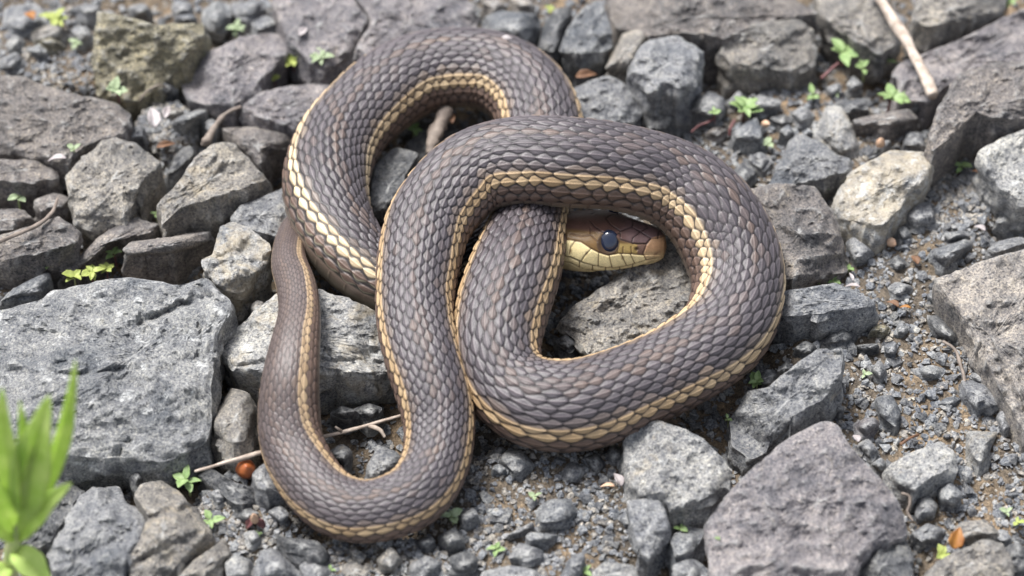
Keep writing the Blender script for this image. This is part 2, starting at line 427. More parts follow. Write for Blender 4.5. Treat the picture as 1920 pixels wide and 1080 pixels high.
 ('bluish boat shaped stone above the sandy slab', [(1747,477),(1750,467),(1813,447),(1820,460),(1793,488),(1770,502)], 7, 'blue', .15, (0,0), 0.3),
 ('squarish grey stone below the lichen rock', [(1693,410),(1713,380),(1745,378),(1750,405),(1743,421),(1717,431)], 6, 'grey', .3, (0,0), 0.3),
 ('mid grey stone at the foot of the striated rock', [(1587,457),(1600,443),(1640,473),(1627,491),(1603,496)], 6, 'grey', .3, (0,0), 0.4),
 ('giant purplish slab with a dark chipped corner', [(1325,977),(1370,917),(1430,860),(1480,820),(1540,788),(1567,793),(1590,830),(1630,877),(1673,920),(1693,960),(1700,1005),(1655,1020),(1620,1045),(1595,1110),(1330,1120),(1328,1040)], 16, 'lav', .45, (-1,2), 0.35),
 ('dark chipped lump at the corner of the purplish slab', [(1598,1080),(1622,1045),(1655,1022),(1698,1008),(1712,1040),(1712,1110),(1600,1110)], 9, 'dark', .15, (0,0), 0.5),
 ('broad pale grey rock with a faint vein in front of the coil', [(1168,830),(1180,800),(1217,782),(1280,803),(1313,820),(1360,863),(1373,887),(1370,908),(1347,928),(1313,945),(1280,958),(1255,967),(1240,925),(1200,933),(1172,900)], 11, 'pale', .5, (0,2), 0.5),
 ('smooth tongue shaped stone below the veined rock', [(1174,938),(1234,932),(1248,960),(1255,1000),(1240,1025),(1215,1053),(1203,1048),(1193,1015),(1180,978)], 8, 'grey', .35, (0,2), 0.4),
 ('pale bean shaped stone in the grit near the purplish slab', [(1663,873),(1710,847),(1763,827),(1790,847),(1787,878),(1753,893),(1717,920),(1680,908)], 8, 'pale', .45, (0,0), 0.4),
 ('cream tooth shaped stone pointing down in the grit', [(1813,807),(1873,810),(1853,853),(1837,868),(1820,853)], 6, 'pale', .7, (0,0), 0.3),
 ('slim grey stone beside the tooth shaped stone', [(1867,780),(1880,767),(1897,803),(1883,823)], 5, 'grey', .2, (0,0), 0.3),
 ('dark grey wedge lying along the sandy slab', [(1800,712),(1843,715),(1877,758),(1830,770),(1813,750)], 6, 'grey', .15, (0,0), 0.4),
 ('smooth bluish drop shaped stone on bare soil', [(1640,747),(1673,740),(1690,777),(1680,803),(1653,780)], 5, 'blue', .15, (0,0), 0.3),
 ('rounded grey stone beside the curled stalk', [(1713,943),(1737,923),(1760,947),(1753,968),(1717,974)], 5, 'grey', .25, (0,0), 0.4),
 ('round bluish stone below the bean shaped stone', [(1757,920),(1780,900),(1807,927),(1790,950),(1763,945)], 6, 'blue', .15, (0,0), 0.4),
 ('flattish grey stone beside the orange leaf', [(1707,1000),(1740,980),(1773,993),(1760,1015),(1723,1020)], 5, 'grey', .3, (0,0), 0.4),
 ('smooth domed grey rock under the orange leaf', [(1720,1090),(1757,1052),(1800,1030),(1840,1010),(1880,1020),(1900,1055),(1905,1110),(1720,1110)], 9, 'warm', .35, (0,0), 0.4),
 ('slab shaped stone behind the domed grey rock', [(1787,993),(1800,980),(1847,973),(1873,1000),(1840,1006),(1800,1018)], 6, 'warm', .3, (0,0), 0.3),
 ('rounded pale stone in the middle of the coil below the head', [(1045,610),(1075,572),(1140,532),(1172,505),(1190,450),(1240,405),(1320,430),(1340,540),(1320,600),(1240,650),(1160,680),(1105,665),(1085,640)], 7, 'warm', .55, (0,1.5), 0.25),
 ('dark stone inside the upper snake loop', [(690,370),(703,310),(740,275),(787,288),(760,333),(745,380),(720,420),(695,410)], 7, 'dark', .3, (0,1), 0.4),
 ('dark hollow stone inside the upper loop under the pale stalk', [(760,270),(800,240),(850,235),(880,260),(840,290),(790,295)], 2, 'dark', .1, (0,0), 0.4),
 ('grey stone beneath the belly scales of the lower coil', [(937,860),(950,843),(977,843),(1000,867),(967,891)], 5, 'grey', .2, (0,0), 0.4),
 ('largest bluish chip on the bare soil below the coil', [(1010,965),(1027,937),(1067,933),(1083,961),(1057,975),(1013,981)], 6, 'blue', .25, (0,0), 0.4),
 ('pale wedge chip behind the light stone at the frame of soil', [(950,1047),(973,1017),(1017,1030),(1020,1045),(990,1055)], 5, 'grey', .25, (0,0), 0.4),
 ('flat bluish flake below the largest bluish chip', [(983,1007),(993,997),(1050,1003),(1037,1012),(993,1015)], 6, 'blue', .15, (0,0), 0.2),
 ('thin slanted chip on the bare soil', [(950,1003),(1000,977),(1003,987),(963,1006)], 4, 'grey', .2, (0,0), 0.2),
 ('rounded dark chip below the column of the snake', [(823,1003),(853,987),(867,1013),(840,1027)], 5, 'dark', .2, (0,0), 0.4),
 ('rounded grey chip beside the pale sprout on soil', [(857,963),(887,950),(900,967),(873,981)], 5, 'grey', .2, (0,0), 0.4),
 ('broad grey stone half buried under the flat bluish flake', [(915,1069),(957,1059),(1007,1069),(1012,1100),(910,1100)], 5, 'grey', .3, (0,0), 0.3),
 ('upright grey splinter beside the tongue shaped stone', [(1050,1090),(1067,1047),(1093,1033),(1099,1047),(1085,1090)], 6, 'grey', .2, (0,0), 0.3),
 ('low pale stone under the splinter', [(1108,1072),(1133,1052),(1187,1059),(1208,1095),(1108,1100)], 6, 'pale', .4, (0,0), 0.3),
 ('tan speckled stone below the tail bend', [(703,1050),(733,1023),(753,1047),(733,1073)], 6, 'warm', .4, (0,0), 0.4),
 ('pointed cream stone at the foot of the purplish slab', [(1345,1085),(1350,1045),(1372,1037),(1384,1060),(1378,1095)], 8, 'sand', .8, (0,0), 0.4),
]
# small stones without a story of their own: (outline) -> labelled by colour and the stone they lie next to
SMALL = [
 ([(1677,430),(1697,423),(1710,437),(1690,455)], 'blue'), ([(1767,437),(1813,430),(1820,443),(1773,452)], 'grey'),
 ([(1863,420),(1880,397),(1913,403),(1900,420)], 'grey'), ([(1847,470),(1867,453),(1913,443),(1935,452),(1862,478)], 'grey'),
 ([(1660,540),(1680,527),(1713,537),(1707,549),(1680,555)], 'grey'), ([(1740,593),(1760,590),(1803,637),(1793,647),(1757,627)], 'dark'),
 ([(1737,550),(1760,550),(1763,560),(1747,570)], 'blue'), ([(1660,493),(1683,477),(1710,497),(1680,508)], 'dark'),
 ([(1713,693),(1747,683),(1777,693),(1763,711),(1723,706)], 'blue'), ([(1630,693),(1650,673),(1663,693),(1650,713)], 'grey'),
 ([(1813,707),(1830,693),(1857,707),(1847,722)], 'grey'), ([(1603,647),(1647,643),(1650,656),(1610,656)], 'dark'),
 ([(1657,647),(1680,640),(1683,663),(1660,666)], 'grey'), ([(1633,620),(1647,607),(1670,613),(1667,626)], 'olive'),
 ([(1673,627),(1687,603),(1707,613),(1700,629)], 'blue'), ([(1607,837),(1627,820),(1647,843),(1630,861)], 'grey'),
 ([(1600,800),(1613,787),(1640,780),(1650,800),(1620,818)], 'lav'), ([(1633,870),(1653,857),(1663,870),(1653,889)], 'grey'),
 ([(1547,745),(1573,753),(1587,770),(1553,777)], 'dark'), ([(1757,757),(1783,742),(1803,747),(1780,769)], 'blue'),
 ([(1547,165),(1575,153),(1580,173),(1555,179)], 'grey'), ([(1585,160),(1600,140),(1620,160),(1597,174)], 'pale'),
 ([(1693,185),(1713,172),(1740,193),(1710,204)], 'grey'), ([(773,1017),(807,1003),(817,1013),(797,1031)], 'dark'),
 ([(653,1030),(667,1023),(680,1037),(667,1046)], 'warm'), ([(1365,190),(1385,168),(1396,180),(1382,196)], 'grey'),
 ([(1620,440),(1640,430),(1662,447),(1645,462)], 'brown'), ([(1625,300),(1650,262),(1672,262),(1660,285)], 'grey'),
 ([(1690,275),(1700,245),(1730,250),(1735,275)], 'grey'), ([(1410,712),(1440,690),(1470,700),(1440,725)], 'dark'),
 ([(1455,695),(1475,675),(1485,690),(1470,705)], 'dark'), ([(1205,985),(1170,985),(1150,965),(1185,955)], 'grey'),
 ([(1255,1010),(1290,985),(1320,1000),(1300,1040),(1265,1050)], 'blue'), ([(1260,1060),(1300,1045),(1330,1070),(1320,1095),(1265,1095)], 'grey'),
 ([(1140,850),(1150,835),(1168,845),(1165,868),(1145,870)], 'grey'), ([(1050,880),(1075,862),(1095,880),(1080,905),(1055,905)], 'grey'),
 ([(1095,858),(1120,848),(1138,870),(1120,890)], 'dark'), ([(920,878),(935,868),(950,880),(938,892)], 'blue'),
 ([(1840,1005),(1880,990),(1900,1010),(1885,1020)], 'grey'), ([(1880,1030),(1905,1015),(1930,1035),(1925,1070),(1900,1075)], 'dark'),
 ([(560,1060),(590,1045),(625,1060),(620,1090),(570,1090)], 'grey'), ([(640,1060),(665,1050),(690,1065),(690,1090),(645,1090)], 'warm'),
 ([(765,1060),(800,1040),(830,1055),(830,1090),(770,1090)], 'grey'), ([(840,1045),(880,1030),(900,1050),(890,1075),(850,1075)], 'dark'),
 ([(1365,330),(1395,300),(1420,320),(1400,350)], 'dark'), ([(1400,295),(1425,283),(1450,300),(1430,325)], 'grey'),
 ([(430,965),(460,950),(490,962),(470,985)], 'dark'), ([(500,960),(525,945),(545,965),(525,980)], 'grey'),
 ([(385,925),(410,915),(430,935),(410,950)], 'grey'), ([(240,890),(262,880),(272,900),(255,910)], 'dark'),
 ([(455,1000),(480,990),(490,1010),(470,1025)], 'grey'), ([(615,775),(640,760),(670,770),(650,790)], 'dark'),
 ([(660,770),(690,755),(720,765),(700,785)], 'dark'), ([(610,850),(640,830),(660,845),(650,875)], 'dark'),
 ([(1040,640),(1060,625),(1085,645),(1070,665)], 'dark'), ([(1050,590),(1070,570),(1090,580),(1075,600)], 'dark'),
 ([(12,15),(70,5),(85,40),(40,60),(10,45)], 'grey'), ([(55,60),(95,45),(120,55),(118,78),(70,80)], 'warm'), ([(12,80),(30,62),(45,75),(38,94),(16,96)], 'pale'),
 ([(50,95),(75,80),(90,95),(75,110)], 'blue'), ([(0,110),(30,95),(50,115),(30,130),(0,130)], 'grey'), ([(60,75),(90,65),(120,80),(100,92)], 'olive'),
 ([(380,22),(400,0),(425,5),(432,28),(410,42),(385,38)], 'blue'), ([(320,10),(345,0),(362,8),(355,25),(330,25)], 'grey'), ([(465,40),(500,28),(530,40),(525,55),(480,58)], 'grey'),
 ([(325,30),(360,26),(372,36),(340,44)], 'blue'), ([(240,12),(270,5),(285,20),(262,32)], 'grey'), ([(130,15),(165,5),(190,15),(165,30)], 'grey'),
 ([(430,10),(470,0),(500,10),(480,30),(445,32)], 'grey'), ([(130,55),(160,48),(172,65),(150,80)], 'grey'), ([(283,165),(300,150),(325,150),(330,168),(300,185)], 'dark'),
 ([(300,215),(325,200),(345,205),(330,222)], 'warm'), ([(375,228),(400,222),(412,235),(390,250)], 'grey'), ([(310,330),(330,290),(355,270),(365,285),(330,330)], 'dark'),
 ([(955,-5),(985,-8),(1000,10),(975,18)], 'sand'), ([(900,5),(930,-5),(950,8),(925,20)], 'sand'), ([(1085,118),(1110,112),(1125,125),(1100,135)], 'dark'),
 ([(1400,480),(1430,475),(1440,500),(1410,505)], 'dark'), ([(1320,250),(1345,235),(1365,245),(1350,262)], 'brown'), ([(1440,220),(1470,212),(1490,225),(1465,240)], 'dark'),
 ([(1480,215),(1505,195),(1530,215),(1500,235)], 'grey'), ([(1460,245),(1480,232),(1490,250),(1475,262)], 'blue'),
]
import re
ROCK_SHORT = []
for _l, _p, *_r in ROCKS:
    ROCK_SHORT.append((np.mean(np.array(_p, float), 0), re.split(r' (?:with|beside|between|under|behind|that|in front|above|below|at|next|of|pressed|pointing|standing|lying|leaning|touching|on|inside|beneath|tucked|wedged|running|by|near|against|beyond|half|split|frosted|along|to|in) ', _l)[0]))


def nearest_rock(px, py):
    return min(ROCK_SHORT, key=lambda l: (l[0][0] - px) ** 2 + (l[0][1] - py) ** 2)[1]


def shape_word(poly):
    p = np.array(poly, float)
    w, h = np.ptp(p[:, 0]), np.ptp(p[:, 1])
    size = 'larger' if w * h > 1400 else ('small' if w * h > 700 else 'tiny')
    form = 'flat long' if w > 1.9 * h else ('upright slim' if h > 1.25 * w else ('pointed' if len(p) == 4 else 'blocky'))
    return size + ' ' + form


def poly_resample(poly, step, nmin, nmax):
    p = np.array(poly, float)
    q = np.roll(p, -1, 0)
    seg = np.hypot(*(q - p).T)
    n = int(np.clip(seg.sum() / step, nmin, nmax))
    cum = np.concatenate([[0], np.cumsum(seg)])
    t = (np.arange(n) + 0.5) / n * cum[-1]
    k = np.searchsorted(cum, t, 'right') - 1
    k = np.clip(k, 0, len(p) - 1)
    f = (t - cum[k]) / seg[k]
    out = p[k] + (q[k] - p[k]) * f[:, None]
    # soften the drawn corners a little
    for _ in range(1):
        out = 0.5 * out + 0.25 * (np.roll(out, 1, 0) + np.roll(out, -1, 0))
    return out


PALE = {109: 64, 149: 74, 110: 62, 111: 55, 157: 52, 167: 60, 106: 45, 147: 60, 152: 60}     # white mineral crust, per cent
CARVE = {109: (([(262, 606), (300, 590), (340, 573), (392, 556)], 8, 2.6), ([(-20, 690), (60, 700), (150, 702), (240, 690)], 5, 1.2), ([(372, 608), (378, 640), (370, 668)], 4, 1.0), ([(225, 850), (232, 835), (245, 825)], 8, 2.0)),
         110: (([(420, 690), (560, 672), (740, 682)], 6, 1.0),),
         123: (([(262, 985), (310, 960), (345, 955)], 7, 1.5), ([(250, 1060), (300, 1030), (370, 1000)], 7, 1.2)),
         122: (([(140, 1010), (190, 960), (215, 930)], 8, 1.3), ([(110, 1060), (170, 1040), (250, 990)], 8, 1.2)),
         }


def build_stone(name, poly, h, tint, stain, tilt, facet, seed, lowpoly=False):
    rs = np.random.default_rng(seed)
    p = np.array(poly, float)
    if (np.cross(p, np.roll(p, -1, 0))).sum() > 0:      # pixel y runs down: make it counter-clockwise seen from above
        p = p[::-1]
    c0 = p.mean(0)
    size = math.sqrt(abs(np.cross(p, np.roll(p, -1, 0)).sum()) / 2)
    out = poly_resample(p, 5.0 if not lowpoly else 7.0, 20, 170)
    # ragged rim
    so = np.stack([out[:, 0] * 0.05, out[:, 1] * 0.05, np.full(len(out), seed * 1.7)], -1)
    rad = out - c0
    rl = np.hypot(*rad.T)[:, None]
    out = out + rad / rl * (fbm(so, 3, 0.6)[:, None] * min(2.6, size * 0.022))
    nt = len(out)
    nr = int(np.clip(size / 7.5, 6, 40))
    s = np.linspace(0, 1, nr) ** 0.85
    s = s * 0.955
    s[0] = 0.001
    s = np.concatenate([s, [0.985, 1.0]])
    pix = c0[None, None] + s[:, None, None] * (out - c0)[None]
    H = h / 1000.0
    z = H + (tilt[0] * (pix[..., 0] - c0[0]) + tilt[1] * (c0[1] - pix[..., 1])) / 100.0 / 1000.0
    # broken facets: planes that shear off the shoulders
    rel = (pix - c0) / size
    px_m = 0.00015 * size
    for k in range(5):
        a = rs.uniform(0, 2 * math.pi)
        offk = rs.uniform(0.12, 0.42)
        amp = rs.uniform(0.25, 0.85) * facet * px_m * (1.6 if size < 80 else 1.0)
        z = z - np.maximum(0, rel[..., 0] * math.cos(a) + rel[..., 1] * math.sin(a) - offk) * amp
    nz = np.stack([pix[..., 0] / 60.0, pix[..., 1] / 48.0, np.full(pix.shape[:2], seed * 3.1)], -1)
    amp = min(0.0015, 0.10 * px_m + 0.0001)
    z = z + amp * fbm(nz, 3) * 1.0
    z = z + min(0.0020, 0.11 * px_m) * (0.45 - np.abs(vnoise(nz * 1.15 + 31))) * (0.6 + facet)
    n2 = fbm(nz * 4.3 + 5, 4, 0.62)
    z = z + 0.00060 * n2 + 0.0005 * np.minimum(0, np.abs(fbm(nz * 1.7 + 9, 2)) - 0.25) * 0.5 * min(1, size / 80)
    edge = smooth(s, 0.93, 1.0)[:, None]
    z = z - edge * (0.0006 + 0.0005 * fbm(nz[..., :] * 2.2, 2)) * min(1, size / 50)
    if lowpoly or size < 80:
        lob = 0.30 + 0.30 * vnoise(np.stack([rel[..., 0] * 1.6 + seed, rel[..., 1] * 1.6, 0 * z], -1))
        z = z - (s[:, None] ** 2.5) * H * lob * (1.25 if lowpoly else 1.0)
    for cl, cw, cd in CARVE.get(seed, ()):
        dd = np.full(pix.shape[:2], 1e9)
        for (x0, y0), (x1, y1) in zip(cl[:-1], cl[1:]):
            vx, vy = x1 - x0, y1 - y0
            tt = np.clip(((pix[..., 0] - x0) * vx + (pix[..., 1] - y0) * vy) / (vx * vx + vy * vy), 0, 1)
            dd = np.minimum(dd, np.hypot(pix[..., 0] - x0 - tt * vx, pix[..., 1] - y0 - tt * vy))
        z = z - cd / 1000.0 * np.exp(-(dd / (cw * (1 + 0.5 * fbm(nz * 5, 2)))) ** 2)
    z = np.maximum(z, 0.0008)
    top = P(pix[..., 0], pix[..., 1], z)
    rim = top[-1]
    cen = np.array([*P(c0[0], c0[1], H)[:2], 0])
    bottom = -0.011 if not lowpoly else -0.006
    nw = int(np.clip((H + 0.011) / 0.0014, 6, 16))
    f = np.linspace(0, 1, nw + 1)[1:]
    d = rim[:, :2] - cen[:2]
    ln = np.linalg.norm(d, axis=1)[:, None]
    dn = d / ln
    under = rs.uniform(0.0, 0.10)
    bulge = rs.uniform(0.02, 0.07) if size >= 80 else rs.uniform(0.10, 0.26)
    wall = []
    for fi in f:
        zz = rim[:, 2] * (1 - fi) + bottom * fi
        q = np.stack([rim[:, 0] * 130, rim[:, 1] * 130, zz * 170 + seed], -1)
        o_ = px_m * (bulge * math.sin(min(1, fi * 1.6) * math.pi * 0.5) - under * fi * 1.4) + (0.0014 * fbm(q, 4, 0.62)) * min(1, size / 40)
        xy = rim[:, :2] + dn * np.asarray(o_)[:, None]
        wall.append(np.concatenate([xy, zz[:, None]], 1))
    rings = np.concatenate([top, np.array(wall)], 0)
    V = rings.reshape(-1, 3)
    faces = ring_faces(len(rings), nt)
    nb = len(V)
    V = np.concatenate([V, [top[0].mean(0)], [np.append(rings[-1][:, :2].mean(0), bottom)]])
    j = np.arange(nt)
    last = (len(rings) - 1) * nt
    tris = np.concatenate([np.stack([np.full(nt, nb), (j + 1) % nt, j], -1), np.stack([last + j, last + (j + 1) % nt, np.full(nt, nb + 1)], -1)])
    org = np.array([cen[0], cen[1], 0.0])
    me = mesh_from(name, V - org, faces[:, ::-1], tris[:, ::-1])
    me.set_sharp_from_angle(angle=R(38))
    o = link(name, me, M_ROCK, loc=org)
    t = np.array(TINT[tint]) * rs.uniform(0.9, 1.1)
    o.color = (*t, float(np.clip(stain + rs.uniform(-.06, .06), 0, 1)))
    o.pass_index = PALE.get(seed, int(rs.uniform(5, 38)))
    return o


soil_hole = []
footprints = []
for i, (label, poly, h, tint, stain, tilt, facet) in enumerate(ROCKS):
    o = build_stone('rock' if len(poly) > 7 else 'stone', poly, h, tint, stain, tilt, facet, 100 + i)
    tag(o, label, 'rock' if len(poly) > 7 else 'stone')
    footprints.append(np.array(poly, float))
for i, (poly, tint) in enumerate(SMALL):
    c = np.mean(np.array(poly, float), 0)
    o = build_stone('stone_chip', poly, rnd.uniform(2.6, 4.8), tint, rnd.uniform(.1, .45), (rnd.uniform(-3, 3), rnd.uniform(-2, 4)), 0.7, 400 + i, True)
    lb = '%s %s chip beside the %s' % (shape_word(poly), COLOUR_WORD[tint], nearest_rock(*c))
    tag(o, lb, 'stone', 'chips by the ' + nearest_rock(*c))
    footprints.append(np.array(poly, float))


def in_poly(x, y, poly):
    r = np.zeros(np.shape(x), bool)
    p = poly
    q = np.roll(p, -1, 0)
    for (x0, y0), (x1, y1) in zip(p, q):
        if y0 == y1: continue
        cnd = ((y0 > y) != (y1 > y)) & (x < (x1 - x0) * (y - y0) / (y1 - y0) + x0)
        r ^= cnd
    return r


def covered(x, y):
    r = np.zeros(np.shape(x), bool)
    for p in footprints:
        r |= in_poly(x, y, p)
    return r


# ---------------------------------------------------------------- ground
FLATS = [(1680, 620, 230, 330), (1780, 880, 200, 220), (1500, 260, 230, 110), (1030, 960, 230, 150), (70, 90, 190, 90), (470, 960, 110, 90), (1800, 360, 90, 90), (690, 1060, 200, 60), (310, 230, 60, 50)]


def ground_z(x, y):
    q = np.stack([x * 40, y * 40, np.zeros_like(x)], -1)
    px, py = proj(np.stack([x, y, 0 * x], -1))
    flat = np.zeros_like(x)
    for cx, cy, rx, ry in FLATS:
        flat = np.maximum(flat, 1 - smooth(np.hypot((px - cx) / rx, (py - cy) / ry), 0.75, 1.15))
    return 0.0016 * fbm(q, 4) - 0.0006 + 0.0007 * fbm(q * 9, 2) - 0.0075 * (1 - flat)


def axis_lines(half, fine, far):
    a = np.arange(-half, half + 1e-9, fine)
    tail = [half * 1.15, half * 1.5, half * 2.2, half * 4, 3, 8, far]
    return np.concatenate([-np.array(tail)[::-1], a, tail])


gx = axis_lines(0.26, 0.0016, 40.0)
gy = axis_lines(0.26, 0.0016, 40.0)
GX, GY = np.meshgrid(gx, gy)
GZ = ground_z(GX, GY)
V = np.stack([GX, GY, GZ], -1).reshape(-1, 3)
ground = link('ground', mesh_from('ground', V, ring_faces(len(gy), len(gx), False)), M_SOIL)
tag(ground, kind='structure')

# chips: low angular solids
CHIPS = []
for k in range(9):
    rs = np.random.default_rng(50 + k)
    import bmesh
    bm = bmesh.new()
    pts = rs.normal(size=(11, 3)); pts /= np.linalg.norm(pts, axis=1)[:, None]
    pts *= rs.uniform(0.8, 1.1, (11, 1)); pts[:, 2] *= 0.62; pts[:, 1] *= rs.uniform(0.65, 1)
    vs = [bm.verts.new(p) for p in pts]
    bmesh.ops.convex_hull(bm, input=vs)
    bmesh.ops.triangulate(bm, faces=list(bm.faces))
    bm.verts.ensure_lookup_table()
    for v in [v for v in bm.verts if not v.link_faces]: bm.verts.remove(v)
    bm.verts.index_update()
    CHIPS.append((np.array([v.co for v in bm.verts]), np.array([[v.index for v in f.verts] for f in bm.faces])))
    bm.free()


def rotm(rs):
    a = rs.uniform(0, 2 * math.pi)
    b, c = rs.normal(0, 0.35, 2)
    ca, sa = math.cos(a), math.sin(a)
    Rz = np.array([[ca, -sa, 0], [sa, ca, 0], [0, 0, 1]])
    Rx = np.array([[1, 0, 0], [0, math.cos(b), -math.sin(b)], [0, math.sin(b), math.cos(b)]])
    Ry = np.array([[math.cos(c), 0, math.sin(c)], [0, 1, 0], [-math.sin(c), 0, math.cos(c)]])
    return Rz @ Rx @ Ry


def gravel(name, xs, ys, sizes, tints, label, lift=0.25):
    vs, fs, n = [], [], 0
    for x, y, z, r in zip(xs, ys, ground_z(np.asarray(xs), np.asarray(ys)), sizes):
        v, f = CHIPS[nprng.integers(len(CHIPS))]
        w = v @ rotm(nprng).T * r + np.array([x, y, z + r * lift])
        vs.append(w); fs.append(f + n); n += len(v)
    me = mesh_from(name, np.concatenate(vs), None, np.concatenate(fs), False)
    o = link(name, me, M_CHIP)
    o.color = (*(np.array(TINT[tints]) * 1.4), 0.5)
    o.pass_index = 20
    tag(o, label, 'gravel', kind='stuff')
    return o


# visible pebbles as single things
xs = nprng.uniform(-30, 1950, 2600); ys = nprng.uniform(-20, 1100, 2600)
free = ~covered(xs, ys)
pos = [(x, y) for x, y in zip(xs[free], ys[free])]
placed = []
CHIP_ME = []
for k, (v, f) in enumerate(CHIPS):
    me = mesh_from('pebble', v, None, f, False)
    me.materials.append(M_CHIP)
    CHIP_ME.append(me)
snake_boxes = [(520, 60, 1100, 590), (700, 220, 1480, 850), (480, 420, 900, 1025)]
n_peb = 0
for (x, y) in pos:
    if n_peb >= 120: break
    if any(a < x < c and b < y < d for a, b, c, d in snake_boxes): continue
    r_px = rnd.uniform(8, 15) * (1.15 if y > 600 else 1.0)
    if any((x - a) ** 2 + (y - b) ** 2 < (r_px + c) ** 2 * 0.8 for a, b, c in placed): continue
    placed.append((x, y, r_px))
    r = r_px * 0.00015
    w = P(x, y, r * 0.4)
    o = link('pebble', CHIP_ME[n_peb % len(CHIP_ME)], loc=(w[0], w[1], float(ground_z(w[0:1], w[1:2])[0]) + r * 0.3))
    o.scale = (r, r * rnd.uniform(.8, 1.1), r * rnd.uniform(.8, 1.2))
    o.rotation_euler = (rnd.gauss(0, .3), rnd.gauss(0, .3), rnd.uniform(0, 6.28))
    tint = rnd.choice(['grey', 'blue', 'blue', 'grey', 'dark', 'warm', 'pale'])
    o.color = (*(np.array(TINT[tint]) * rnd.uniform(.85, 1.1)), rnd.uniform(.05, .4))
    tag(o, '%s %s pebble near the %s' % ('smallest' if r_px < 10 else ('tiny' if r_px < 12.5 else 'small'), COLOUR_WORD[tint], nearest_rock(x, y)), 'pebble', 'pebbles by the ' + nearest_rock(x, y))
    n_peb += 1

for nm, tint, cnt, (r0, r1), lb in (('gravel', 'grey', 14000, (.0004, .0015), 'fine grey grit filling the gaps between the stones'),
                                    ('gravel', 'blue', 6500, (.0007, .0024), 'loose bluish gravel chips over the soil'),
                                    ('gravel', 'dark', 4600, (.0008, .0026), 'dark gravel chips over the soil'),
                                    ('gravel', 'warm', 4200, (.0005, .0016), 'tan gravel crumbs over the soil')):
    gxs = nprng.uniform(-0.18, 0.18, cnt * 3); gys = nprng.uniform(-0.17, 0.17, cnt * 3)
    gp = proj(np.stack([gxs, gys, 0 * gxs], -1))
    keep = ~covered(gp[0], gp[1] - 8)
    keep &= (fbm(np.stack([gxs * 30, gys * 30, 0 * gxs + cnt], -1), 2) > -0.45 + 0.5 * nprng.uniform(-1, 1, cnt * 3) ** 3)
    gxs, gys = gxs[keep][:cnt], gys[keep][:cnt]; cnt = len(gxs)
    rr = r0 * (r1 / r0) ** (nprng.uniform(0, 1, cnt) ** 1.6)
    gravel(nm, gxs, gys, rr, tint, lb)
# extra fine grit where the soil lies open
for tint, cnt, lb in (('grey', 7000, 'fine grey crumbs strewn over the open soil'), ('warm', 5000, 'tan stone crumbs strewn over the open soil')):
    fl = np.array(FLATS)[nprng.integers(0, len(FLATS), cnt)]
    aa = nprng.uniform(0, 6.283, cnt); rr_ = np.sqrt(nprng.uniform(0, 1.2, cnt))
    fx = fl[:, 0] + fl[:, 2] * rr_ * np.cos(aa); fy = fl[:, 1] + fl[:, 3] * rr_ * np.sin(aa)
    keep = ~covered(fx, fy)
    w_ = P(fx[keep], fy[keep], np.zeros(keep.sum()))
    gravel('gravel', w_[:, 0], w_[:, 1], 0.0003 * 5.0 ** (nprng.uniform(0, 1, keep.sum()) ** 1.3), tint, lb)
# the gravel bed goes on beyond the frame
cnt = 2600
gxs = nprng.uniform(-0.5, 0.5, cnt); gys = nprng.uniform(-0.4, 0.6, cnt)
px_, py_ = proj(np.stack([gxs, gys, np.zeros(cnt)], -1))
outside = (px_ < -130) | (px_ > 2050) | (py_ < -120) | (py_ > 1220)
gravel('rubble', gxs[outside], gys[outside], nprng.uniform(.004, .013, outside.sum()), 'grey', 'broken grey stones carrying on around the snake', 0.1)

# ---------------------------------------------------------------- the snake
# axis in photo pixels, half width px, height of the axis mm, roll deg (positive: back leans to image-right of travel)
SP = [
 (600,372, 7, 3.0), (578,398,17, 4.0), (550,430,25, 7.0), (541,488,33,15.0), (557,540,37.5,19.0), (562,590,40,20.5), (554,650,48,21.0), (546,712,56,19.0),
 (543,778,60,14.0), (551,840,60,10.5), (584,903,60,9.2), (634,948,60,9.0), (702,959,60,9.2), (776,930,62,10.0), (814,875,62.5,10.5), (824,808,65,12.0),
 (815,745,69,15.0), (796,680,70,18.0), (780,605,71,20.0), (780,545,73,21.5), (790,468,78,23.5), (815,400,80,25.5), (886,327,82,29.0), (980,304,84.5,31.5),
 (1073,308,86,31.5), (1165,318,83,29.0), (1259,347,85,24.0), (1322,394,88,20.5), (1366,466,91,15.5), (1384,542,86,13.2), (1358,622,84,12.8), (1287,678,82,12.5),
 (1198,722,82,12.6), (1092,759,87,13.0), (1006,756,86,13.5), (951,717,80,14.5), (931,655,82,17.0), (942,580,87,18.5), (968,500,85,19.0), (996,408,72,15.0),
 (1012,330,74,11.5), (1020,270,77,11.0), (1008,212,79,11.5), (975,165,78,11.5), (920,136,77,11.5), (857,130,77,11.5), (792,139,78,11.5), (733,167,79,11.6),
 (674,216,77,11.6), (634,265,78,11.8), (613,318,80,12.5), (610,368,80,13.0), (626,425,77,12.5), (655,473,75,11.5), (698,513,70,10.0), (745,533,64,8.5),
 (798,528,58,6.0), (848,498,53,5.0), (892,464,50,5.0), (940,444,49,6.0), (990,442,50,8.5), (1032,453,52,11.5)]
SP = np.array(SP, float)
ctrl = P(SP[:, 0], SP[:, 1], SP[:, 3] / 1000)
depth = (ctrl - CAM) @ FWD
crad = SP[:, 2] / FPX * depth


def catmull(p, n=24):
    out = []
    q = np.concatenate([[2 * p[0] - p[1]], p, [2 * p[-1] - p[-2]]])
    t = np.linspace(0, 1, n, endpoint=False)[:, None]
    for i in range(1, len(q) - 2):
        a, b, c, d = q[i - 1:i + 3]
        out.append(0.5 * ((2 * b) + (-a + c) * t + (2 * a - 5 * b + 4 * c - d) * t ** 2 + (-a + 3 * b - 3 * c + d) * t ** 3))
    out.append(p[-1:])
    return np.concatenate(out)


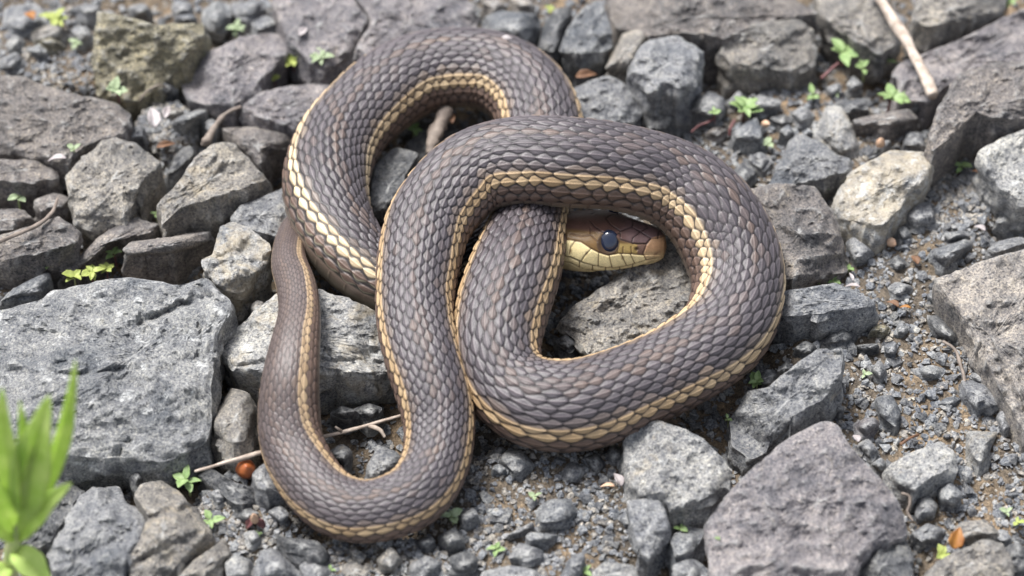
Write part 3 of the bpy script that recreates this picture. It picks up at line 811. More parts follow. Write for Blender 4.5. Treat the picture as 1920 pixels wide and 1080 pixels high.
full = catmull(np.concatenate([ctrl, crad[:, None]], 1))
kern = np.array([1, 4, 6, 4, 1]) / 16.0
for _ in range(14):                                    # fair the curve
    pad = np.concatenate([full[:1], full[:1], full, full[-1:], full[-1:]])
    sm = sum(kern[k] * pad[k:k + len(full)] for k in range(5))
    sm[0], sm[-1] = full[0], full[-1]
    full = sm
seglen = np.linalg.norm(np.diff(full[:, :3], axis=0), axis=1)
S = np.concatenate([[0], np.cumsum(seglen)])
# scale rows: u counts scales along the body
per = np.maximum(0.37 * full[:, 3], 0.0016)
U = np.concatenate([[0], np.cumsum(seglen / (0.5 * (per[1:] + per[:-1])))])
NU = 12
nring = int(U[-1] * NU)
ug = np.linspace(0, U[-1], nring)
ctr = np.stack([np.interp(ug, U, full[:, k]) for k in range(3)], -1)
rad = np.interp(ug, U, full[:, 3])
sarc = np.interp(ug, U, S)
tan = np.gradient(ctr, axis=0)
tan /= np.linalg.norm(tan, axis=1)[:, None]
curv = np.gradient(np.unwrap(np.arctan2(tan[:, 1], tan[:, 0]))) / np.maximum(np.gradient(sarc), 1e-6)   # + = turning left (towards head)
kk = np.ones(61) / 61
curv = np.convolve(np.pad(curv, 30, 'edge'), kk, 'valid')
upz = np.array([0, 0, 1.0])
dors = upz - tan * (tan @ upz)[:, None]
dors /= np.linalg.norm(dors, axis=1)[:, None]
side = np.cross(tan, dors)                              # points to the right of travel towards the head
roll = np.clip(curv * 0.011 * 0.22, -0.24, 0.24)        # back leans outwards in a bend
# hand roll at some stretches (position by control index -> degrees)
cu = np.interp(np.linspace(0, len(full) - 1, len(SP)), np.arange(len(full)), U)
HR = np.zeros(len(SP))
HR[2:12] = [10, 22, 32, 36, 36, 34, 32, 28, 18, 8]
HR[27:37] = [-8, -14, -14, -10, -6, -6, -6, -6, -4, 0]
HR[48:58] = [-5, -10, -16, -24, -34, -42, -44, -40, -28, -12]
roll = roll + np.interp(ug, cu, np.radians(HR))
d2 = dors * np.cos(roll)[:, None] + side * np.sin(roll)[:, None]
s2 = side * np.cos(roll)[:, None] - dors * np.sin(roll)[:, None]

# angles around the body: rows of scales
ROWC = np.array([0, 9.5, 19.0, 28.5, 38.0, 47.5, 57.2, 68.0, 80.5, 94.5])
rowc = np.concatenate([-ROWC[:0:-1], ROWC])             # 19 rows, index 0..18, 9 = spine
NT = 240
th_d = np.linspace(-103, 103, 197)
th_v = np.linspace(103, 257, 45)[1:-1]
TH = np.concatenate([th_d, th_v])
NT = len(TH)
th = np.where(TH > 180, TH - 360, TH)
rowpos = np.interp(np.clip(th, -103, 103), np.concatenate([[-103], rowc, [103]]), np.concatenate([[-0.6], np.arange(19), [18.6]]))
UG, RP = np.meshgrid(ug, rowpos, indexing='ij')
UGT = UG
_nz = np.stack([UG * 0.55, RP * 0.45, 0 * UG], -1)
UG = UG + 0.20 * vnoise(_nz) + 0.10 * vnoise(_nz * 2.3 + 7)
RP = RP + 0.16 * vnoise(_nz + 40) * (np.abs(RP - 9) < 9)
dorsal = np.abs(th)[None, :] <= 103.01

# region tweaks along the body (pixel position of the axis drives wear, gap, stripe brightness)
apx, apy = proj(ctr)


def near(px, py, r):
    return np.exp(-((apx - px) ** 2 + (apy - py) ** 2) / (2 * r * r)) * (sarc > 0.3 * 0)


idx_u = np.interp(ug, cu, np.arange(len(SP)))
stretch = smooth(idx_u, 47, 51) * (1 - smooth(idx_u, 57, 59))     # neck end: skin shows dark between scales
tailness = 1 - smooth(idx_u, 6, 13)
fill = (0.965 - 0.16 * stretch)[:, None]

best = np.full(UG.shape, -1.0)
bh = np.zeros(UG.shape); bj = np.zeros(UG.shape, int); bk = np.zeros(UG.shape, int)
ba = np.zeros(UG.shape); bb = np.zeros(UG.shape); be = np.full(UG.shape, -1.0)
j0 = np.floor(RP).astype(int)
for dj in (0, 1):
    j = j0 + dj
    ok = (j >= 0) & (j <= 18)
    offs = np.where(j % 2 == 0, 0.0, 0.5)
    k = np.floor(UG - offs + 0.5)
    for dk in (0, -1, 1):
        a = UG - offs - (k + dk)
        b = RP - j
        cs = np.cos(2 * np.pi * (a + 0.09))
        hj = _hash((k + dk).astype(np.int64), j, j * 0 + 9)
        fw = (0.5 + (0.15 + 0.035 * hj) * cs) * np.sqrt(np.clip(1 - (np.abs(a) / 0.488) ** 3.2, 0, 1)) * fill * (1 + 0.03 * hj)
        fw = np.where(np.abs(a) > 0.488, -0.2, fw)
        e = np.where(ok, fw - np.abs(b), -1)
        hh = np.where(e > 0, 1.0 - 0.55 * (a + 0.5), 0)
        take = (e > be)
        be = np.where(take, e, be); ba = np.where(take, a, ba); bb = np.where(take, b, bb)
        bj = np.where(take, j, bj); bk = np.where(take, (k + dk).astype(int), bk)
inside = smooth(be, -0.01, 0.11)
tiltup = 0.60 - 0.95 * ba                                 # free end towards the tail stands up
keel = np.exp(-(bb / 0.075) ** 2) * smooth(ba, 0.48, 0.3) * (np.abs(bj - 9) < 9)
dome = np.sqrt(np.clip(be * 1.6, 0, 1))
hgt = inside * (0.40 * tiltup + 0.28 * dome) + 0.30 * keel * inside
amp = (0.034 * rad + 0.00004)[:, None] * (1 - 0.62 * tailness[:, None])
disp_d = hgt * amp * 1.25
# belly plates
av = UG - np.floor(UG)
disp_v = amp * (0.75 - 0.55 * smooth(av, 0.0, 0.12) * 1.0 + 0.3 * (1 - av))
wv = smooth(np.abs(th), 100, 104)[None, :]
disp = disp_d * (1 - wv) + disp_v * wv
ct, st = np.cos(np.radians(th)), np.sin(np.radians(th))
# cross-section: rounded back, flattened belly with a soft ventral keel
sec = 1.0 + 0.025 * np.sin(np.radians(th)) ** 2 - 0.03 * np.clip(ct, 0, 1) ** 3 - 0.13 * np.clip(-ct, 0, 1) ** 1.5 + 0.015 * np.cos(np.radians(th * 2)) * (ct > 0)
lump = 1 + 0.018 * fbm(np.stack([UG * 0.13, np.sin(np.radians(th))[None, :] * 1.2 + 0 * UG, ct[None, :] * 1.2 + 0 * UG], -1), 3)
rr = rad[:, None] * sec[None, :] * lump + disp - 0.3 * amp
body = ctr[:, None, :] + rr[..., None] * (ct[None, :, None] * d2[:, None, :] + st[None, :, None] * s2[:, None, :])

# colour ---------------------------------------------------------
hs = lambda a, b, c=0: 0.5 + 0.5 * _hash(a, b, np.full_like(a, c))
r1 = hs(bk, bj, 1); r2 = hs(bk, bj, 2); r3 = hs(bk, bj, 3)
jj = np.abs(bj - 9)


def C(*v): return np.array(v)


def mixa(a, b, f): return a + (b - a) * f[..., None]


grey = C(0.055, 0.048, 0.055); greyl = C(0.092, 0.080, 0.088); tanb = C(0.150, 0.100, 0.072); skin = C(0.014, 0.011, 0.013)
yellow = C(0.35, 0.228, 0.118); cream = C(0.58, 0.46, 0.30); brown = C(0.112, 0.074, 0.057); sidepale = C(0.38, 0.36, 0.26)
col = np.broadcast_to(grey, UG.shape + (3,)).copy()
col = mixa(col, greyl, r1 * 0.75)
col = mixa(col, tanb, (r2 > 0.86) * 0.30 * r3)
col = mixa(col, tanb, ((jj == 0) * (0.18 + 0.32 * r3)) + ((jj == 1) * (r2 > 0.7) * 0.25))
# longitudinal row-to-row patchiness
pt = smooth(fbm(np.stack([UG * 0.21, RP * 0.6, 0 * UG], -1), 2), 0.0, 0.6)
col = mixa(col, greyl * 1.08, pt * 0.5)
strf = ((jj == 6) * (0.80 + 0.2 * r1) + (jj == 7) * 1.0 + (jj == 5) * 0.16 * r3 + (jj == 8) * 0.12 * r3).astype(float)
strf = strf * np.where(jj == 6, smooth(np.abs(RP - 9), 5.60, 5.95) * 0.8 + 0.2, 1.0)
bright = np.clip(0.24 + 0.75 * stretch + 0.5 * np.exp(-((idx_u - 28) / 2.2) ** 2) + 0.3 * np.exp(-((idx_u - 45) / 3) ** 2), 0, 1)[:, None]
ycol = yellow[None, None] + (cream - yellow)[None, None] * np.clip(bright + 0.25 * (r2 - 0.4), 0, 1)[..., None]
ycol = ycol * (0.85 + 0.3 * r3)[..., None]
tailfade = (1 - 0.25 * tailness)[:, None]
col = col + (ycol - col) * (strf * tailfade)[..., None]
col = mixa(col, brown, (jj >= 8) * 0.9)
col = mixa(col, brown * 1.35, ((jj >= 8) * (r2 > 0.6)) * 0.5)
# pale rims of the low rows on the neck end
rimf = (1 - smooth(be, 0.05, 0.28)) * (jj >= 8) * stretch[:, None] * (bb * np.sign(bj - 9) > 0.1)
col = mixa(col, sidepale, rimf * 0.8)
tail_b = C(0.098, 0.070, 0.058)
col = mixa(col, np.broadcast_to(tail_b, col.shape) * (0.85 + 0.3 * r1)[..., None], (tailness[:, None] * 0.6) * (jj < 6))
# keel and free edge a touch lighter
col = mixa(col, col * 1.5 + C(0.020, 0.014, 0.011), keel * inside)
col = mixa(col, col * 1.25 + 0.01, inside * (1 - smooth(be, 0.06, 0.2)) * (ba < -0.1) * 0.6)
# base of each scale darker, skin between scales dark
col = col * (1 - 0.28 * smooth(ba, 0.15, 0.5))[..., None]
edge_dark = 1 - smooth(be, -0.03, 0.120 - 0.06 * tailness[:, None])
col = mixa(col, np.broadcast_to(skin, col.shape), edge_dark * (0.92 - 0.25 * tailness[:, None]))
belly = mixa(np.broadcast_to(C(0.30, 0.26, 0.20), col.shape).copy(), np.broadcast_to(C(0.16, 0.12, 0.095), col.shape), 1 - smooth(np.abs(th)[None, :] + 0 * UG, 104, 128))
belly = belly * (1 - 0.55 * (1 - smooth(av, 0.0, 0.10)))[..., None]
col = mixa(col, belly, wv + 0 * UG)

# head ------------------------------------------------------------
HB = P(1032, 451, 0.0115)
HS = P(1250, 463, 0.0120)
hax = HS - HB
HL = np.linalg.norm(hax); hax /= HL
NH = 270
hs_ = np.linspace(0, 1, NH + 1)[1:]
hs_ = 1 - (1 - hs_) ** 1.25
ks = [0, .10, .22, .38, .52, .66, .78, .86, .92, .96, .985, 1.0]
kw = [7.8, 8.9, 10.2, 10.4, 9.6, 8.1, 6.6, 5.6, 4.7, 3.7, 2.5, 0.05]
ktp = [7.8, 7.7, 7.8, 8.0, 7.8, 7.0, 6.1, 5.5, 4.7, 3.8, 2.6, 0.05]
kbt = [7.3, 7.0, 6.8, 6.4, 6.0, 5.5, 4.9, 4.5, 3.9, 3.2, 2.2, 0.05]


def cr1(x, xs_, ys_):
    m = np.gradient(np.array(ys_), np.array(xs_))
    k = np.clip(np.searchsorted(xs_, x, 'right') - 1, 0, len(xs_) - 2)
    xs_ = np.array(xs_); ys_ = np.array(ys_)
    hk = xs_[k + 1] - xs_[k]; t = (x - xs_[k]) / hk
    return (2 * t ** 3 - 3 * t ** 2 + 1) * ys_[k] + (t ** 3 - 2 * t ** 2 + t) * hk * m[k] + (-2 * t ** 3 + 3 * t ** 2) * ys_[k + 1] + (t ** 3 - t ** 2) * hk * m[k + 1]


W = np.maximum(cr1(hs_, ks, kw), 0.03) / 1000; T = np.maximum(cr1(hs_, ks, ktp), 0.03) / 1000; B = np.maximum(cr1(hs_, ks, kbt), 0.03) / 1000
nexp = 2.0 + 0.55 * smooth(hs_, 0.0, 0.35)
hd = upz - hax * (hax @ upz); hd /= np.linalg.norm(hd)
HROLL = R(21.0)
hside = np.cross(hax, hd)                               # right of travel = towards the camera
hd = hd * math.cos(HROLL) - hside * math.sin(HROLL)
w_in = smooth(hs_, 0, 0.12)[:, None]
Dh = d2[-1][None] * (1 - w_in) + hd[None] * w_in; Dh /= np.linalg.norm(Dh, axis=1)[:, None]
Sh = np.cross(np.broadcast_to(hax, Dh.shape), Dh)
# steer sign so that it agrees with the body frame
vert = np.where(ct[None, :] >= 0, T[:, None], B[:, None])
rsec = (np.abs(ct[None, :] / vert) ** nexp[:, None] + np.abs(st[None, :] / W[:, None]) ** nexp[:, None]) ** (-1 / nexp[:, None])
hc = HB[None] + hax[None] * (HL * hs_)[:, None]


def head_points(r_):
    return hc[:, None, :] + r_[..., None] * (ct[None, :, None] * Dh[:, None, :] + st[None, :, None] * Sh[:, None, :])


hp = head_points(rsec)
mirror = np.array([np.argmin(np.abs(((th - (-t) + 180) % 360) - 180)) for t in th])
HX, HY = proj(hp)
near_is_pos = HY[:, np.argmin(np.abs(th - 90))].mean() > HY[:, np.argmin(np.abs(th + 90))].mean()
nearmask = (th >= 0) if near_is_pos else (th <= 0)
HX = np.where(nearmask[None, :], HX, HX[:, mirror]); HY = np.where(nearmask[None, :], HY, HY[:, mirror])
X = (HX - 1020) * 6; Y = (HY - 360) * 6                  # pixel frame of the enlarged head


def pdist(lines):
    d = np.full(X.shape, 1e9)
    for ln in lines:
        for (x0, y0), (x1, y1) in zip(ln[:-1], ln[1:]):
            vx, vy = x1 - x0, y1 - y0
            t = np.clip(((X - x0) * vx + (Y - y0) * vy) / (vx * vx + vy * vy), 0, 1)
            d = np.minimum(d, np.hypot(X - x0 - t * vx, Y - y0 - t * vy))
    return d


lab_top = [(100, 540), (300, 540), (420, 565), (530, 640), (620, 685), (720, 715), (830, 695), (960, 697), (1125, 712)]
mouth = [(100, 690), (300, 735), (450, 800), (560, 830), (680, 850), (800, 855), (930, 832), (1050, 800), (1150, 765), (1260, 745)]
low_bot = [(100, 760), (300, 800), (450, 870), (600, 893), (750, 893), (900, 880), (1050, 845), (1150, 810), (1230, 780)]
seams_lab = [[(975, 705), (1022, 805)], [(868, 700), (930, 832)], [(735, 720), (765, 855)], [(617, 690), (608, 838)], [(530, 640), (455, 720), (420, 775)], [(350, 552), (300, 620), (285, 700)],
             [(1125, 712), (1150, 765)], [(692, 855), (690, 893)], [(850, 855), (848, 890)], [(545, 830), (540, 885)], [(1000, 815), (990, 860)], [(400, 780), (395, 850)]]
seams_side = [[(832, 560), (828, 692)], [(892, 620), (888, 692)], [(980, 615), (985, 695)], [(1112, 705), (1150, 600), (1200, 525), (1285, 515), (1330, 500)], [(1150, 582), (1060, 590), (1000, 580)], [(520, 400), (525, 480), (600, 560)], [(300, 470), (430, 500), (525, 480)]]
seams_top = [[(655, 455), (780, 497), (850, 462), (862, 438), (985, 392), (1085, 442), (1000, 518), (988, 572), (860, 535), (858, 460)], [(1085, 442), (1200, 522), (1150, 582), (988, 578)],
             [(985, 392), (1020, 335), (1150, 300)], [(1100, 440), (1170, 398), (1265, 410)], [(1290, 460), (1280, 515)], [(862, 438), (760, 375), (700, 300)], [(655, 455), (560, 380), (520, 330)]]
gl, gs, gt = pdist(seams_lab), pdist(seams_side), pdist(seams_top)
gm = pdist([mouth]); gb = pdist([low_bot]); gtop = pdist([lab_top])
ytop = np.interp(X, [p[0] for p in lab_top], [p[1] for p in lab_top])
ymou = np.interp(X, [p[0] for p in mouth], [p[1] for p in mouth])
ylow = np.interp(X, [p[0] for p in low_bot], [p[1] for p in low_bot])
canth = np.interp(X, [300, 600, 800, 870, 990, 1150], [420, 450, 520, 545, 580, 585])
below_chin = np.abs(th)[None, :] > 125
c_top = C(0.120, 0.064, 0.050); c_top2 = C(0.135, 0.082, 0.080); c_olive = C(0.165, 0.092, 0.028); c_lore = C(0.40, 0.28, 0.095)
c_lab = C(0.82, 0.68, 0.36); c_low = C(0.76, 0.62, 0.33); c_ros = C(0.42, 0.245, 0.130); c_chin = C(0.60, 0.49, 0.27)
hcol = np.broadcast_to(c_top, X.shape + (3,)).copy()
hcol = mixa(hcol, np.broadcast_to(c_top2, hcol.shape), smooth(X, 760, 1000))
fz = smooth(Y - canth, -26, 26)
hcol = mixa(hcol, np.broadcast_to(c_olive, hcol.shape), fz)
lore = fz * smooth(X, 790, 830) * (1 - smooth(X, 1030, 1070)) * smooth(Y, 560, 600)
hcol = mixa(hcol, np.broadcast_to(c_lore, hcol.shape), lore)
nas = fz * smooth(X, 1040, 1065)
hcol = mixa(hcol, np.broadcast_to(C(0.17, 0.098, 0.072), hcol.shape), nas)
xr = np.interp(Y, [480, 520, 600, 712, 780], [1310, 1200, 1150, 1115, 1150])
ros = smooth(X - xr, -6, 8) * (1 - smooth(Y, 770, 800)) * smooth(Y, 470, 520)
labf = smooth(Y - ytop, -5, 8)
hcol = mixa(hcol, np.broadcast_to(c_lab, hcol.shape), labf * (X < 1150))
hcol = mixa(hcol, np.broadcast_to(c_low, hcol.shape), smooth(Y - ymou, -3, 6))
hcol = mixa(hcol, np.broadcast_to(c_chin, hcol.shape), smooth(Y - ylow, -3, 20))
hcol = mixa(hcol, c_ros + (c_lab * 0.8 - c_ros) * (smooth(Y, 620, 770) * 0.6)[..., None], ros * 0.92)
hcol = mixa(hcol, np.broadcast_to(C(0.17, 0.085, 0.05), hcol.shape), ros * np.exp(-((X - 1265) / 40) ** 2 - ((Y - 690 + (X - 1265) * 0.55) / 18) ** 2) * 0.7)
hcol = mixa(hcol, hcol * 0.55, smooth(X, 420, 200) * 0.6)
wob = 1 + 0.12 * fbm(np.stack([X / 50, Y / 50, 0 * X], -1), 3)
hcol = hcol * wob[..., None]
on_top = (Y < ytop - 5)


def line(d, w): return np.exp(-(d / w) ** 2)


hcol = mixa(hcol, np.broadcast_to(C(0.10, 0.055, 0.03), hcol.shape), np.clip(line(gl, 6.5) * (Y > ytop - 6) * 0.9 + line(gm, 6) * 0.85 + line(gb, 6) * 0.6 + line(gtop, 6) * 0.8 * (X < 1125), 0, 1))
hcol = mixa(hcol, np.broadcast_to(C(0.085, 0.045, 0.035), hcol.shape), np.clip(line(gs, 6) * 0.75, 0, 1) * (Y < ytop + 4))
hcol = mixa(hcol, np.broadcast_to(C(0.025, 0.014, 0.014), hcol.shape), np.clip(line(gt, 7.0), 0, 1) * 0.9 * on_top)
hcol = mixa(hcol, np.broadcast_to(C(0.05, 0.025, 0.02), hcol.shape), np.exp(-((X - 1042) ** 2 + (Y - 640) ** 2) / 26.0 ** 2) * 0.9)   # nostril
for (sx, sy) in ((480, 690), (885, 740), (300, 660)):
    hcol = mixa(hcol, np.broadcast_to(C(0.11, 0.055, 0.025), hcol.shape), np.exp(-((X - sx) / 16) ** 2 - ((Y - sy) / 22) ** 2) * 0.8)
eye_d = np.hypot(X - 722, (Y - 585))
hcol = mixa(hcol, np.broadcast_to(C(0.06, 0.035, 0.02), hcol.shape), (1 - smooth(eye_d, 122, 136)) * 0.85)
groove = 0.00022 * (line(gl, 8) * (Y > ytop - 6) + line(gm, 9) * 1.5 + line(gb, 8) + line(gtop, 8) + line(gs, 8) * (Y < ytop + 4) + line(gt, 8) * on_top)
nost = 0.0006 * np.exp(-((X - 1042) ** 2 + (Y - 645) ** 2) / 18.0 ** 2)
socket = 0.0007 * (1 - smooth(eye_d, 60, 125))
brow = 0.0006 * np.exp(-((Y - canth + 18) / 34) ** 2) * smooth(X, 560, 680) * (1 - smooth(X, 850, 960))
taper = smooth(1 - hs_, 0.0, 0.06)[:, None]
labp = 0.00018 * labf * (1 - smooth(Y - ymou, -8, 2))
rsec2 = rsec + (brow + labp - groove - nost - socket) * taper
hp = head_points(rsec2)

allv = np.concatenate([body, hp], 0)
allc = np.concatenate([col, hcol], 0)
nrings = len(allv)
V = allv.reshape(-1, 3)
faces = ring_faces(nrings, NT)
tipv = [body[0].mean(0), HS + hax * 0.0001]
nb = len(V)
V = np.concatenate([V, tipv])
j = np.arange(NT)
last = (nrings - 1) * NT
tris = np.concatenate([np.stack([np.full(NT, nb), (j + 1) % NT, j], -1), np.stack([last + j, last + (j + 1) % NT, np.full(NT, nb + 1)], -1)])
snake = link('snake', None)
base_pt = P(960, 560, 0)
snake.location = base_pt
tag(snake, 'striped brown grey garter type snake coiled on the stones with its head tucked inside', 'snake')
# orientation test: flip the winding if normals look inwards
fq = faces[len(faces) // 2]
nrm = np.cross(V[fq[1]] - V[fq[0]], V[fq[2]] - V[fq[1]])
ringi = fq[0] // NT
if ringi < len(ctr) and np.dot(nrm, V[fq[0]] - ctr[ringi]) < 0:
    faces = faces[:, ::-1]; tris = tris[:, ::-1]
me = mesh_from('snake_body', V - base_pt, faces, tris)
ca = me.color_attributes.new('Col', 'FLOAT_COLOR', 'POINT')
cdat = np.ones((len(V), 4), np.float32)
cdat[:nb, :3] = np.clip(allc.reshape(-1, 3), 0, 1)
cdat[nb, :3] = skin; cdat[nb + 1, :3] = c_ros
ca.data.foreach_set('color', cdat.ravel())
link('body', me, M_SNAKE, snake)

# eyes
m, nt_, bs = new_mat('snake_eye')
g_ = nt_.nodes.new('ShaderNodeTexCoord')
nz_ = N(nt_, 'ShaderNodeTexNoise', Scale=700.0, Detail=3.0)
nt_.links.new(g_.outputs['Object'], nz_.inputs['Vector'])
nt_.links.new(ramp(nt_, nz_.outputs['Fac'], [(0.35, (0.008, 0.012, 0.026)), (0.65, (0.020, 0.030, 0.066))]), bs.inputs['Base Color'])
bs.inputs['Roughness'].default_value = 0.10
bs.inputs['Coat Weight'].default_value = 0.6
bs.inputs['Coat Roughness'].default_value = 0.08
M_EYE = m
D2 = (X - 722) ** 2 + (Y - 585) ** 2
D2 = np.where(nearmask[None, :], D2, 1e12)
ei = np.unravel_index(np.argmin(D2), D2.shape)
cols_eye = [ei[1], mirror[ei[1]]]
for cidx in cols_eye:
    pos_ = hp[ei[0], cidx]
    nrm_ = pos_ - hc[ei[0]]; nrm_ /= np.linalg.norm(nrm_)
    nrm_ = nrm_ - 0.25 * Dh[ei[0]]; nrm_ /= np.linalg.norm(nrm_)
    bm = bmesh.new()
    bmesh.ops.create_uvsphere(bm, u_segments=48, v_segments=32, radius=1.0)
    me = bpy.data.meshes.new('eye'); bm.to_mesh(me); bm.free()
    for p_ in me.polygons: p_.use_smooth = True
    e = link('eye', me, M_EYE, snake, loc=pos_ - nrm_ * 0.00125 - base_pt)
    zz = Vector(nrm_)
    xx = Vector(hax - nrm_ * (hax @ nrm_)).normalized()
    yy = zz.cross(xx)
    from mathutils import Matrix
    e.matrix_local = Matrix.Translation(Vector(pos_ - nrm_ * 0.00125 - base_pt)) @ Matrix((xx, yy, zz)).transposed().to_4x4() @ Matrix.Diagonal((0.0031, 0.0037, 0.0022, 1))

# ---------------------------------------------------------------- plants
def leaf_mesh(name, w=0.42, lobes=0.0, curl=0.25, fold=0.18, thick=0.018, tipw=0.55):
    """unit-long leaf along +Y, blade with a little thickness"""
    ny, nx = 12, 7
    t = np.linspace(0, 1, ny)
    prof = np.sin(np.pi * np.clip(t, 0, 1) ** tipw) ** 0.8
    prof[0] = 0.12; prof[-1] = 0.02
    if lobes:
        prof = prof * (1 + lobes * np.cos(t * 6 * np.pi))
    xs_ = np.linspace(-1, 1, nx)
    Yv = t[:, None] + 0 * xs_[None]
    Xv = xs_[None] * prof[:, None] * w * 0.5
    Zv = curl * (t[:, None] ** 2) * -0.5 + fold * np.abs(xs_)[None] * prof[:, None] * w + 0.02 * np.sin(7 * t[:, None] + 3 * xs_[None])
    top = np.stack([Xv, Yv, Zv], -1).reshape(-1, 3)
    bot = top - np.array([0, 0, thick])
    f = ring_faces(ny, nx, False)
    n = len(top)
    loop = [i for i in range(nx)] + [r * nx + nx - 1 for r in range(1, ny)] + [(ny - 1) * nx + i for i in range(nx - 2, -1, -1)] + [r * nx for r in range(ny - 2, 0, -1)]
    loop = np.array(loop)
    l2 = np.roll(loop, -1)
    rim = np.stack([loop, loop + n, l2 + n, l2], -1)
    return mesh_from(name, np.concatenate([top, bot]), np.concatenate([f, f[:, ::-1] + n, rim]))


LEAVES = {}
for key, mat in (('mid', M_LEAF), ('pale', M_LEAF2), ('yellow', M_LEAF3)):
    LEAVES[key] = []
    for (w, lb, cu_) in ((0.62, 0.0, 0.35), (0.75, 0.10, 0.2), (0.52, 0.06, 0.5)):
        me = leaf_mesh('leaf', w, lb, cu_, tipw=0.8)
        me.materials.append(mat)
        LEAVES[key].append(me)


def tube_mesh(name, pts, radii, nseg=10, rough=0.0, seed=0):
    pts = np.array(pts, float); radii = np.array(radii, float)
    if len(pts) > 2:
        f4 = catmull(np.concatenate([pts, radii[:, None]], 1), 8)
        pts, radii = f4[:, :3], f4[:, 3]
    tg = np.gradient(pts, axis=0); tg /= np.linalg.norm(tg, axis=1)[:, None]
    ref = np.array([0.3, 0.2, 0.93])
    a = np.cross(tg, ref); a /= np.linalg.norm(a, axis=1)[:, None]
    b = np.cross(tg, a)
    ang = np.linspace(0, 2 * np.pi, nseg, endpoint=False)
    r = radii[:, None] * (1 + rough * fbm(np.stack([np.arange(len(pts))[:, None] * 0.5 + 0 * ang[None], np.cos(ang)[None] * 1.3 + 0 * radii[:, None], np.sin(ang)[None] * 1.3 + seed + 0 * radii[:, None]], -1), 2))
    v = pts[:, None] + r[..., None] * (np.cos(ang)[None, :, None] * a[:, None] + np.sin(ang)[None, :, None] * b[:, None])
    n = v.shape[0] * nseg
    V_ = np.concatenate([v.reshape(-1, 3), pts[:1], pts[-1:]])
    j_ = np.arange(nseg)
    tr = np.concatenate([np.stack([np.full(nseg, n), (j_ + 1) % nseg, j_], -1), np.stack([n - nseg + j_, n - nseg + (j_ + 1) % nseg, np.full(nseg, n + 1)], -1)])
    return mesh_from(name, V_, ring_faces(v.shape[0], nseg), tr)


def surface_z(px, py):
    """rough height of what shows at this pixel: a stone top or the soil"""
    for (label, poly, h, *_r) in ROCKS:
        if in_poly(np.array(px, float), np.array(py, float), np.array(poly, float)):
            return h / 1000.0
    return 0.0


def seedling(px, py, size, n, key, label, z=None, stem=True):
    rs = random.Random(int(px * 7 + py * 13))
    z0 = surface_z(px, py) * 0.8 if z is None else z / 1000
    L = size * 0.00015
    hgt_ = L * rs.uniform(0.35, 0.6)
    base = P(px, py + 0.25 * size, z0)
    root = link('seedling', None, loc=base)
    tag(root, label, 'seedling')
    bend = np.array([rs.uniform(-.3, .3), rs.uniform(-.2, .2), 1.0]) * hgt_
    if stem:
        link('stem', tube_mesh('stem', [(0, 0, -0.003), bend * 0.5, bend], [L * 0.05, L * 0.045, L * 0.04], 7), M_STEM if rs.random() < .5 else M_WEEDSTEM, root)
    a0 = rs.uniform(0, 6.28)
    for k in range(n):
        lf = bpy.data.objects.new('leaf', rs.choice(LEAVES[key]))
        COL.objects.link(lf); lf.parent = root
        lf.location = bend * (0.75 + 0.25 * (k % 2))
        ln = L * rs.uniform(0.42, 0.72)
        lf.scale = (ln, ln, ln)
        lf.rotation_euler = (rs.uniform(0.15, 0.75), rs.uniform(-.25, .25), a0 + k * 6.283 / n + rs.uniform(-.35, .35))
    return root


